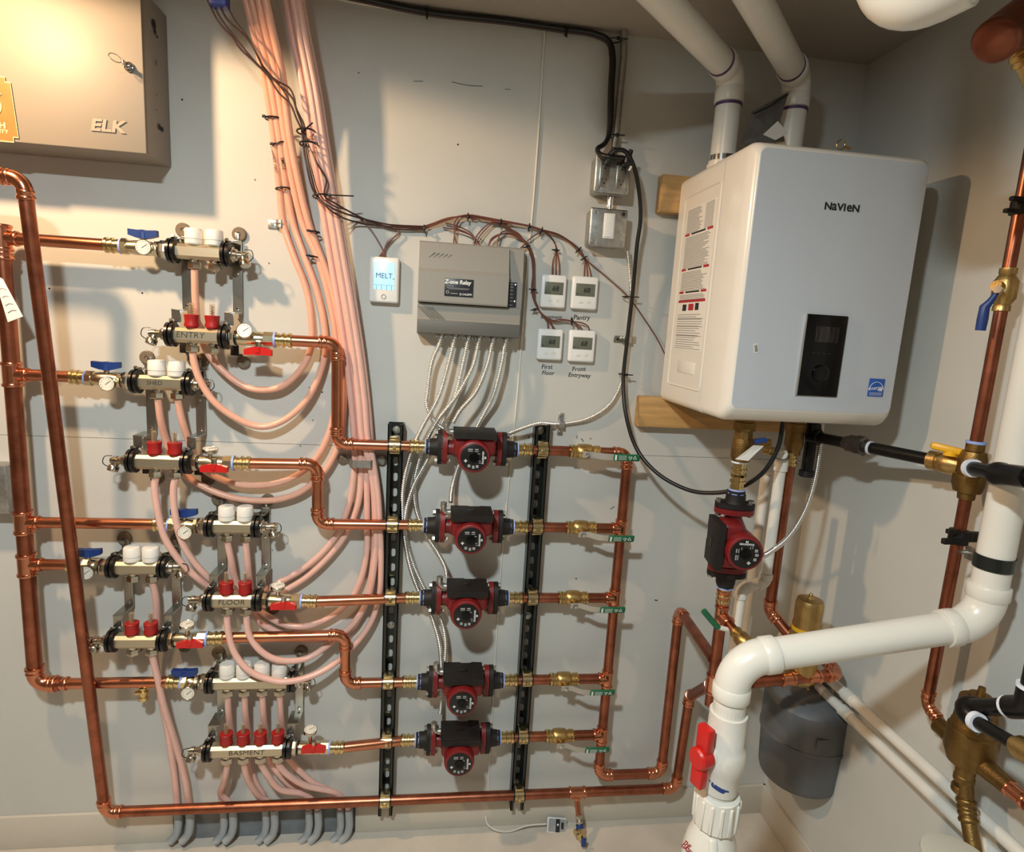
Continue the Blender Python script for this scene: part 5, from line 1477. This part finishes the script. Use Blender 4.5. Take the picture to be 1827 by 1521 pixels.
xw = P(1352, 960, .20).x
MB().tube([V((xw, -.20, P(1368, 845, .20).z)), V((xw, -.20, P(1352, 960, .2).z)), V((xw, -.20, P(1335, 1170, .2).z))], .0133, 18).build('pipe', 'pvc', o)
# brass bodies, gauge, black drop leg
o = thing('supply_valve', 'brass valve body with small gauge under the middle of the boiler', 'valve', P(1418, 800, .25))
xs_ = P(1415, 800, .25).x
mb = MB(); mb.lathe(V((xs_, -.25, zb0 + .01)), (0, 0, -1), [(0, .02), (.03, .02), (.031, .025), (.05, .025), (.051, .021), (.085, .023), (.10, .018), (.112, .018)], 10)
mb.build('body', 'dark_bronze', o)
gauge(o, P(1397, 811, .30), (-.2, -1, .1), .0125, V((xs_, -.25, P(1397, 811, .28).z)))
mb = MB(); mb.lathe(P(1366, 803, .30), (.4, -1, 0), [(0, .012), (.02, .012), (.022, .008), (.03, .008)], 12); mb.build('side_port', 'bronze', o)
o = thing('supply_pipe', 'copper pipe dropping from the boiler and bending to the brass air vent', 'pipe', P(1385, 960, .25))
zs0 = zb0 - .10
s1 = V((xs_ - .004, -.25, P(1367, 1090, .25).z)); s2 = P(1418, 1146, .31)
run(o, [V((xs_ - .004, -.25, zs0)), s1, s2], m='copper_old')
bead_mb = MB(); adapter(bead_mb, V((xs_ - .004, -.25, zs0 + .004)), (0, 0, -1), .034); bead_mb.build('press_adapter', 'brass', o)
o = thing('gas_drip_leg', 'black iron drip leg with cap beside the armoured cable under the boiler', 'pipe', P(1445, 840, .24))
xg = P(1445, 800, .24).x
MB().lathe(V((xg, -.24, zb0 + .005)), (0, 0, -1), [(0, .016), (.045, .016), (.047, .019), (.056, .019), (.057, .0145), (zb0 - P(1440, 840, .24).z + .006, .0145)], 18).build('pipe', 'black_iron', o)
MB().lathe(V((xg, -.24, P(1440, 840, .24).z)), (0, 0, -1), [(0, .018), (.014, .019), (.016, .015)], 18).build('end_cap', 'cast_black', o)
# ================================================================ gas pipe to the right wall
EG = .075
g0 = V((xg, -.24, P(1470, 780, .245).z)); g1 = PR(1672, 823, EG)
gu = (g1 - g0).normalized()
o = thing('gas_pipe', 'black iron gas pipe with union between boiler and yellow valve', 'pipe', g0)
MB().tube([g0, g1], .0135, 18).build('pipe', 'black_iron', o)
uc = g0.lerp(g1, .40)
gt = (P(1545, 796, .3) - g0).length
mb = MB(); mb.lathe(uc - gu * .030, gu, [(0, .0165), (.010, .0175), (.012, .0215), (.030, .0215), (.032, .024), (.050, .024), (.052, .017), (.062, .016)], 8); mb.build('union', 'steel_dark', o)
MB().lathe(uc + gu * .032, gu, [(0, .0155), (.006, .0155)], 16).build('seal_tape', 'tape_white', o)
MB().lathe(V((xg, -.24, g0.z)), gu, [(-.005, .0195), (.022, .0195), (.024, .0165)], 16).build('tee_end', 'black_iron', o)
o = thing('gas_valve', 'brass gas valve with yellow handle on the right wall', 'valve', g1)
mb = MB(); mb.lathe(g1 - gu * .016, gu, [(0, .018), (.002, .021), (.018, .021), (.020, .018), (.030, .023), (.048, .023), (.056, .018), (.066, .018)], 16); mb.lathe(g1 + gu * .026, (0, 0, 1), [(0, .010), (.026, .010)], 12)
mb.build('body', 'bronze', o)
hc = PR(1697, 803, EG + .01)
mb = MB(); mb.rbox(hc, (.072, .024, .015), .006, 2, Matrix.Rotation(R_(10), 3, 'Y') @ Matrix.Rotation(R_(-40), 3, 'Z')); mb.lathe(hc + V((0, 0, -.012)), (0, 0, 1), [(0, .013), (.014, .012)], 14); mb.build('handle', 'handle_yellow', o)
# ---- gas line copper on the right wall
EC = .066
def rr(x, y): return PR(x, y, EC)
gx = XR - EC
q_top, q_mid, q_low = rr(1822, 360), rr(1747, 790), rr(1650, 1255)
gy = (q_top.y + q_mid.y + q_low.y) / 3
o = thing('wall_copper_pipe', 'thin upright copper pipe along the right wall with bend at its foot', 'pipe', V((gx, gy, q_low.z)))
R3 = .0112
tpt = V((gx, gy, ZC - .25))
run(o, [V((gx, gy, 2.2)), V((gx, gy, q_low.z)), PR(1693, 1310, EC - .002)], R3, .022, m='copper_old')
v = thing('water_valve', 'brass valve with blue lever on the upright copper pipe at right', 'valve', rr(1802, 517))
vc = V((gx, gy, rr(1800, 517).z))
mb = MB(); mb.lathe(vc + V((0, 0, .04)), (0, 0, -1), [(0, .0145), (.010, .0145), (.012, .013), (.024, .020), (.056, .020), (.068, .013), (.070, .0145), (.08, .0145)], 16); mb.lathe(vc, (-.75, -.2, .15), [(0, .012), (.030, .010)], 12); mb.build('body', 'bronze', v)
MB().lathe(PR(1783, 518, EC + .034), (-.8, -.4, .1), [(0, .008), (.01, .008)], 6).build('nut', 'chrome', v)
hl_ = [PR(1779, 522, EC + .036), PR(1767, 538, EC + .042), PR(1757, 548, EC + .046), PR(1753, 570, EC + .046), PR(1749, 590, EC + .046)]
MB().tube(hl_, [.0045, .006, .0085, .0092, .0085], 10).build('lever_grip', 'handle_blue', v)
# upper clamp at the edge
hg = thing('split_ring_hanger', 'dark hanger clamp on the copper pipe near the right edge', 'hanger', rr(1815, 370))
hcz = V((gx, gy, rr(1816, 372).z))
MB().lathe(hcz + V((0, 0, -.012)), (0, 0, 1), [(0, R3), (0, .0165), (.024, .0165), (.024, R3)], 18).build('ring', 'cast_black', hg)
mb = MB(); mb.rbox(hcz + V((-.02, -.012, .012)), (.030, .010, .008), .002); mb.rbox(hcz + V((-.026, -.012, -.010)), (.034, .010, .008), .002); mb.build('bolt', 'cast_black', hg)
# reducer fitting under the yellow valve
rf = V((gx, gy, q_mid.z))
o = thing('pipe_cross', 'dark bronze reducer on the upright copper pipe beside the yellow handle', 'fitting', rf)
zf = [rr(1745, k).z for k in (790, 806, 822, 868, 884, 898)]
mb = MB(); mb.lathe(V((gx, gy, zf[0])), (0, 0, -1), [(0, .0165), (zf[0] - zf[1], .0165), (zf[0] - zf[1] + .002, .021), (zf[0] - zf[2], .025), (zf[0] - zf[3] - .02, .025), (zf[0] - zf[3] - .018, .029), (zf[0] - zf[3], .029), (zf[0] - zf[4], .024), (zf[0] - zf[4] + .001, .016), (zf[0] - zf[5], .015)], 10)
mb.build('body', 'dark_bronze', o)
MB().lathe(V((gx, gy, zf[0] + .002)), (0, 0, -1), [(0, .0175), (.005, .0175)], 16).build('seal_tape', 'tape_blue', o)
# black iron tee stub and pipe going out right
k0 = PR(1735, 836, .125); k1 = PR(1785, 846, .16); k2 = PR(1860, 856, .19)
o = thing('black_gas_tee', 'black iron pipe leaving to the right in front of the white drain pipe', 'pipe', k0)
ax_ = (k2 - k1).normalized()
k3 = k2 + ax_ * .25
k4, _t, _u, _w = arc(k2, k3, V((k3.x, k3.y, ZC)), .03)
MB().tube([k0, k1, k2] + k4 + [V((k3.x, k3.y, ZC))], .0135, 18).build('pipe', 'black_iron', o)
MB().lathe(k1 - ax_ * .012, ax_, [(0, .0165), (.004, .0205), (.016, .0205), (.020, .0185), (.09, .0185)], 20).build('tee_body', 'black_iron', o)
MB().lathe(k0 - ax_ * .006, ax_, [(0, .0172), (.012, .0172)], 18).build('seal_tape', 'tape_white', o)
# split ring on copper pipe and black strap on the drain pipe
hg = thing('split_ring_hanger', 'dark hanger clamp on the copper pipe beside the black strap', 'hanger', rr(1707, 955))
hcz = V((gx, gy, rr(1708, 957).z))
MB().lathe(hcz + V((0, 0, -.014)), (0, 0, 1), [(0, R3), (0, .018), (.028, .018), (.028, R3)], 18).build('ring', 'cast_black', hg)
mb = MB(); mb.rbox(hcz + V((-.024, -.010, .014)), (.028, .010, .010), .002); mb.rbox(hcz + V((-.026, -.012, -.006)), (.040, .010, .012), .002); mb.rbox(hcz + V((.030, .0, 0)), (.05, .016, .020), .003); mb.build('bolt', 'cast_black', hg)

# ================================================================ big white drain pipe with ball valve
RD = .0302
EPV = .075
pt = PR(1774, 1000, EPV); 
pvx, pvy = XR - EPV, pt.y
zc_ = PR(1748, 1108, EPV).z
LEFTD = .655
pl0 = P(1318, 1168, LEFTD)
o = thing('drain_pipe', 'big white plastic drain pipe from the right edge bending over to the ball valve', 'pipe', pl0)
c1 = V((pvx, pvy, PR(1740, 1105, EPV).z))
c2 = P(1312, 1178, LEFTD)
c2 = V((c2.x, c2.y, c2.z))
vb = V((c2.x, c2.y, .35))
vtop_z = P(1302, 1275, LEFTD).z
pvc_run(o, [V((pvx, pvy, ZC)), c1, c2, V((c2.x, c2.y, vtop_z - .012))], RD, .066, 1.17, .026)
sb = PR(1795, 1000, EPV)
sz = PR(1775, 1003, EPV).z
st_ = thing('pipe_strap', 'black steel strap round the big white drain pipe at the right edge', 'strap', V((pvx, pvy, sz)))
MB().lathe(V((pvx, pvy, sz - .013)), (0, 0, 1), [(0, RD), (0, RD * 1.08), (.026, RD * 1.08), (.026, RD)], 28).build('band', 'strut', st_)
mb = MB(); mb.rbox(V((pvx - .012, pvy + RD + .008, sz)), (.006, .024, .026), .002); mb.tube([V((pvx - .03, pvy + RD + .016, sz)), V((pvx + .01, pvy + RD + .016, sz))], .004, 8); mb.build('bolt', 'steel', st_)
# ball valve
vx_, vy_ = c2.x, c2.y
zz = lambda y: P(1290, y - 24, LEFTD + .005).z
o = thing('drain_ball_valve', 'white plastic ball valve with red handle and ribbed union nut', 'valve', V((vx_, vy_, zz(1500))))
Z = [zz(k) for k in (1282, 1298, 1300, 1350, 1358, 1372, 1392, 1402, 1404, 1432)]
mb = MB(); t0 = Z[0]
mb.lathe(V((vx_, vy_, t0)), (0, 0, -1), [(0, RD), (t0 - Z[1], RD), (t0 - Z[1], RD * 1.17), (t0 - Z[3], RD * 1.17), (t0 - Z[4], RD * 1.33), (t0 - Z[5], RD * 1.42), (t0 - Z[6], RD * 1.33), (t0 - Z[7], RD * 1.15), (t0 - Z[9], RD * 1.13), (t0 - Z[9], RD), (t0 - zz(1455), RD)], 32)
hx_ = V((-.94, -.34, .0)).normalized()
hz_ = (Z[4] + Z[5]) / 2
mb.lathe(V((vx_, vy_, hz_)), hx_, [(0, .020), (.038, .020), (.041, .017), (.048, .017)], 20)
mb.build('body', 'pvc_dirty', o)
hc = V((vx_, vy_, hz_)) + hx_ * .045
mb = MB(); mb.lathe(hc, hx_, [(0, .021), (.024, .0215), (.028, .018)], 20)
hr = frame(hx_)
mb.rbox(hc + hx_ * .012 + V((.002, 0, .040)), (.018, .030, .050), .003, 2, Matrix.Rotation(math.atan2(hx_.y, hx_.x), 3, 'Z'))
mb.rbox(hc + hx_ * .012 + V((-.002, 0, -.038)), (.018, .028, .044), .003, 2, Matrix.Rotation(math.atan2(hx_.y, hx_.x), 3, 'Z'))
mb.build('handle', 'handle_red', o)
mb = MB(); vs = []; fs = []
for k in range(9):
    a = R_(200 + 9 * k)
    for r_, dz in ((RD * 1.145, 0), (RD * 1.145, -.010 if 1 < k < 7 else -.004)):
        vs.append(V((vx_ + math.cos(a) * r_, vy_ + math.sin(a) * r_, Z[8] - .002 - .0016 * k + dz)))
for k in range(8): fs.append((2 * k, 2 * k + 1, 2 * k + 3, 2 * k + 2))
mb.add(vs, fs); mb.build('blue_mark', 'handle_blue', o, 0)
un0, un1 = zz(1440), zz(1492)
mb = MB(); mb.lathe(V((vx_, vy_, un0)), (0, 0, -1), [(0, RD * 1.12), (.002, RD * 1.36), (un0 - un1, RD * 1.40), (un0 - un1 + .001, RD * 1.2)], 36)
for k in range(14):
    a = 2 * math.pi * k / 14
    mb.rbox(V((vx_ + math.cos(a) * RD * 1.40, vy_ + math.sin(a) * RD * 1.40, (un0 + un1) / 2 - .003)), (.005, .007, un0 - un1 - .006), .0015, 1, Matrix.Rotation(a, 3, 'Z'))
mb.build('union_nut', 'pvc', o)
ct = thing('check_valve', 'white bulging check valve body with red print below the union nut', 'valve', V((vx_, vy_, .4)))
mb = MB(); mb.lathe(V((vx_, vy_, un1 + .001)), (-.06, -.02, -1), [(0, RD * 1.15), (.012, RD * 1.25), (.035, RD * 1.55), (.065, RD * 1.72), (.12, RD * 1.72), (.14, RD * 1.5), (.16, RD * 1.1), (un1 - .01, RD * 1.1)], 32)
mb.rbox(V((vx_ - .018, vy_ - .036, un1 - .030)), (.018, .022, .045), .006, 3, Matrix.Rotation(-.4, 3, 'X'))
cb = mb.build('body', 'pvc', ct)
for s_, x, y in (('THE', 1226, 1508), ('OASEY', 1226, 1517)):
    q = P(x, y, LEFTD + .048)
    text(s_, .011, wallM(q, -.8), 'print_red', cb, 'lettering', .0004, .0002)

# ================================================================ expansion tank, air vent and the copper behind the drain pipe
TDp = .20
tcx = P(1434, 1310, TDp)
o = thing('expansion_tank', 'grey expansion tank hanging in the corner below the copper pipes', 'tank', V((tcx.x, -TDp, P(1425, 1405, TDp).z)))
zt1, zt0_ = P(1440, 1222, TDp).z, P(1425, 1380, TDp).z
RT = .118
mb = MB(); hh = zt1 - zt0_
mb.lathe(V((tcx.x, -TDp, zt1)), (0, 0, -1), [(0, .03), (.006, .07), (.02, .100), (.04, RT), (hh * .48, RT), (hh * .49, RT * 1.02), (hh * .52, RT * 1.02), (hh * .53, RT * .985), (hh - .02, RT * .93), (hh - .006, RT * .90), (hh, RT * .84)], 40)
mb.build('shell', 'tank_grey', o)
MB().lathe(V((tcx.x, -TDp, zt1 + .045)), (0, 0, -1), [(0, .014), (.02, .014), (.02, .02), (.05, .02)], 12).build('neck', 'brass', o)
MB().box(V((tcx.x - .02, -TDp - RT * .99, zt1 - hh * .36)), (.05, .002, .03)).build('maker_plate', 'tank_grey', o)
av = thing('air_vent', 'brass air separator with domed vent cap behind the white drain pipe', 'air vent', P(1436, 1150, .32))
ac = P(1440, 1110, .325)
zv0, zv1, zv2 = P(1443, 1068, .325).z, P(1440, 1115, .325).z, P(1432, 1215, .325).z
mb = MB(); mb.lathe(V((ac.x, ac.y, zv0)), (0, 0, -1), [(0, .012), (.003, .030), (.012, .033), (.018, .0335), (zv0 - zv1 - .01, .0325), (zv0 - zv1, .034)], 26)
mb.lathe(V((ac.x, ac.y, zv0 + .013)), (0, 0, -1), [(0, .003), (.003, .005), (.007, .0045), (.013, .010)], 12)
mb.build('vent_cap', 'bronze', av)
mb = MB(); mb.lathe(V((ac.x, ac.y, zv1)), (0, 0, -1), [(0, .034), (.012, .034), (.02, .038), (zv1 - zv2 - .01, .038), (zv1 - zv2, .030)], 26)
mb.lathe(V((ac.x, ac.y, zv1 - .028)), (s2 - V((ac.x, ac.y, zv1 - .02))), [(0, .018), (.05, .018), (.052, .021), (.062, .021)], 16)
mb.build('body', 'bronze', av)
MB().lathe(V((ac.x, ac.y, zv1 - .004)), (0, 0, -1), [(0, .0352), (.010, .0352)], 26).build('yellow_band', 'handle_yellow', av)
o = thing('tank_pipe', 'copper pipe crossing above the expansion tank with couplings and end elbow', 'pipe', P(1430, 1212, .35))
h1, h2 = P(1372, 1216, .36), P(1497, 1204, .34)
h2.z = h1.z = (h1.z + h2.z) / 2
run(o, [h1 - (h2 - h1) * .25, h2, h2 + V((.01, .10, .0))], PR_, m='copper_old')
for t in (.25, .62): coupling(o, h1.lerp(h2, t), h2 - h1)
# ================================================================ white pipes along the foot of the right wall
for e, dy, lb in ((.030, 0, 'upper of two white pipes running along the foot of the right wall'), (.030, 1, 'lower of two white pipes running along the foot of the right wall')):
    zp = (PR(1600, 1322, e).z) if dy == 0 else PR(1600, 1360, e).z
    o = thing('wall_pipe', lb, 'pipe', V((XR - e, -.5, zp)), 'white pipes along the right wall')
    MB().tube([V((XR - e, -.02, zp)), V((XR - e, YB, zp))], .0133, 18).build('pipe', 'pvc_dirty', o)
    for y in (-.34, -1.0): MB().tube([V((XR - e, y - .02, zp)), V((XR - e, y + .02, zp))], .0160, 18).build('coupling', 'pvc_dirty', o)
# ---- mixing valve, lower right
EM = .085
o = thing('pressure_valve', 'dark brass pressure valve block on the right wall below the drain pipe', 'valve', PR(1735, 1340, EM))
m0, m1 = PR(1752, 1250, EM), PR(1722, 1360, EM)
mc = V((XR - EM, (m0.y + m1.y) / 2, 0))
mb = MB(); LL = m0.z - m1.z
mb.lathe(V((mc.x, mc.y, m0.z)), (0, 0, -1), [(0, .020), (.003, .032), (LL * .38, .036), (LL * .40, .038), (LL * .46, .038), (LL * .48, .042), (LL * .80, .043), (LL * .98, .034), (LL, .018), (LL + .03, .016)], 24)
mb.lathe(V((mc.x, mc.y, m1.z + LL * .2)), (0, 1, .02), [(0, .02), (.05, .018), (.065, .0165), (.075, .0165)], 16)
mb.lathe(V((mc.x, mc.y, m1.z + LL * .15)), (0, -1, -.02), [(0, .02), (.05, .018), (.065, .0165), (.085, .0165)], 16)
mb.build('body', 'dark_bronze', o)
mb = MB(); mb.lathe(V((mc.x, mc.y, m0.z)), (0, 0, 1), [(-.004, .019), (.008, .019), (.009, .007), (.024, .006)], 12); mb.build('adjusting_screw', 'dark_bronze', o)
o = thing('wall_copper_pipe', 'copper pipe leaving the dark brass valve block towards the right edge', 'pipe', PR(1790, 1390, EM))
c0_ = V((mc.x, mc.y - .07, m1.z + LL * .13))
MB().tube([c0_, c0_ + V((0, -1.30, -.04))], PR_ * .9, 16).build('pipe', 'copper_old', o)
coupling(o, c0_ + V((0, -.03, 0)), (0, 1, 0), PR_ * .9)
o = thing('black_iron_pipe', 'black iron elbow and pipes in front of the dark brass valve block', 'pipe', PR(1730, 1258, .15))
a_ = PR(1728, 1262, .16); b_ = PR(1806, 1262, .17); c_ = PR(1827, 1232, .17); d_ = PR(1842, 1190, .16)
MB().tube([a_, a_.lerp(b_, .5), b_], .0145, 18).build('pipe', 'black_iron', o)
MB().lathe(b_ - (b_ - a_).normalized() * .010, b_ - a_, [(0, .0185), (.006, .0185)], 18).build('seal_tape', 'tape_white', o)
u_ = (b_ - a_).normalized(); kc = b_ + u_ * .030; ar, t_, _u, _w = arc(b_, kc, kc + V((0, 0, .2)), .022)
mb = MB(); mb.tube([b_ - u_ * .004] + ar + [kc + V((0, 0, .035))], .0185, 18); mb.build('elbow', 'black_iron', o)
MB().tube([kc + V((0, 0, .03)), V((kc.x, kc.y, ZC))], .0145, 18).build('pipe', 'black_iron', o)
MB().lathe(kc + V((0, 0, .032)), (0, 0, 1), [(0, .0196), (.005, .0196)], 18).build('seal_tape', 'tape_white', o)
mb = MB(); mb.tube(spline([a_ + V((.014, -.004, 0)), a_, a_ + V((-.008, -.012, -.006)), a_ + V((.0, -.036, -.014))], 5), .0195, 18); mb.build('elbow', 'black_iron', o)
e0 = PR(1745, 1290, .19); e1 = PR(1822, 1335, .20)
MB().tube([e0, e1], .0112, 16).build('pipe', 'black_iron', o)
MB().lathe(e0 - (e1 - e0).normalized() * .008, e1 - e0, [(0, .0165), (.010, .0165)], 16).build('seal_tape', 'tape_white', o)
MB().lathe(e1 - (e1 - e0).normalized() * .012, e1 - e0, [(0, .0135), (.008, .0135), (.010, .019), (.04, .019)], 14).build('brass_end', 'bronze', o)
o = thing('bronze_pipe', 'dark bronze pipe with elbow dropping from the brass valve block', 'pipe', PR(1735, 1500, .09))
f0, f1, f2, f3 = V((mc.x, mc.y, m1.z - .025)), PR(1735, 1455, .10), PR(1748, 1490, .115), PR(1722, 1535, .14)
run(o, [f0, V((mc.x - .004, f1.y * .5 + mc.y * .5, f2.z)), V((mc.x - .03, f3.y - .05, f3.z - .12)), V((mc.x - .03, f3.y - .05, 0))], .0135, .03, m='dark_bronze', fit='dark_bronze')
for t in (.0, .4): MB().lathe(f0.lerp(V((mc.x, mc.y, f2.z)), t), (0, 0, -1), [(0, .0165), (.002, .0178), (.012, .0178), (.014, .0165)], 16).build('collar', 'dark_bronze', o)
# ---- pale pail at the bottom edge
o = thing('plastic_tub', 'pale round plastic tub rim at the lower right edge', 'tub', V((.95, -.84, 0)))
tz_ = P(1665, 1484, .88)
mb = MB(); rc = V((tz_.x, -.93, 0)); zr = P(1665, 1486, .88).z
mb.lathe(V((rc.x, rc.y, zr)), (0, 0, -1), [(0, .046), (.001, .050), (.006, .051), (.008, .049), (zr, .042)], 36)
mb.build('tub_body', 'pail', o)
# ================================================================ overhead pieces at the upper right
o = thing('ceiling_drain_elbow', 'white plastic pipe elbow overhead at the top right', 'pipe', P(1600, 20, .95))
u0 = P(1588, 12, .88)
u1 = P(1790, -96, .98) - u0
pvc_run(o, [u0 + u1 * ((XR - u0.x) / u1.x), u0, V((u0.x - .02, u0.y + .02, ZC + .05))], .040, .045, 1.10, .035)
o = thing('overhead_copper_elbow', 'large copper elbow overhead at the right edge', 'pipe', P(1790, 70, .95))
w0 = P(1786, 62, .92)
mb = MB(); q_ = P(1880, -10, .92); mb.tube(spline([V((XR, q_.y, q_.z + .02)), q_, P(1830, 30, .92), P(1788, 62, .92), P(1772, 78, .925)], 6), [.026] * 21 + [.027, .027, .025, .02], 22); mb.build('elbow', 'copper_brown', o)
mb = MB(); mb.lathe(P(1822, 80, .905), P(1850, 130, .905) - P(1822, 80, .905), [(0, .016), (.004, .018), (.006, .016), (.012, .019), (.014, .016), (.020, .019), (.022, .016), (.05, .018)], 18); mb.build('thread', 'bronze', o)
# ================================================================ odds and ends at the left edge
o = thing('junction_box', 'grey metal box edge beside the copper header at the left edge', 'electrical box', P(-20, 870, .05))
q0, q1 = P(14, 832, .05), P(17, 915, .05)
MB().rbox((q1.x - .05, -.025, (q0.z + q1.z) / 2), (.10, .05, q0.z - q1.z), .004).build('box', 'galv', o)
MB().rbox((q1.x - .05, -.052, (q0.z + q1.z) / 2), (.104, .006, q0.z - q1.z + .004), .002).build('cover', 'galv', o)
o = thing('printed_tag', 'white printed tag hanging from the copper header at the left edge', 'tag', P(15, 540, .12))
a_ = [P(-12, 490, .105), P(4, 498, .10), P(40, 565, .105), P(14, 575, .11)]; off = V((.001, .0008, 0))
MB().add(a_ + [q + off for q in a_], [(0, 1, 2, 3), (7, 6, 5, 4), (0, 4, 5, 1), (1, 5, 6, 2), (2, 6, 7, 3), (3, 7, 4, 0)]).build('sheet', 'paper', o, 0)
for t in (.3, .48, .66, .82):
    m_ = a_[0].lerp(a_[3], t).lerp(a_[1].lerp(a_[2], t), .5); e_ = a_[0].lerp(a_[3], t).lerp(a_[1].lerp(a_[2], t), .85)
    s_ = a_[0].lerp(a_[3], t).lerp(a_[1].lerp(a_[2], t), .2)
    MB().tube([s_ + V((0, -.0006, 0)), m_ + V((0, -.0006, .003)), e_ + V((0, -.0006, 0))], .0012, 4).build('print_line', 'print_grey', o)
q_ = P(392, 14, .16)
solo(MB().rbox(V((q_.x, q_.y, (q_.z + ZC) / 2)), (.036, .03, ZC - q_.z), .004, 2), 'wire_connector', 'blue_box', 'blue connector at the top edge where the dark wires start', 'connector')
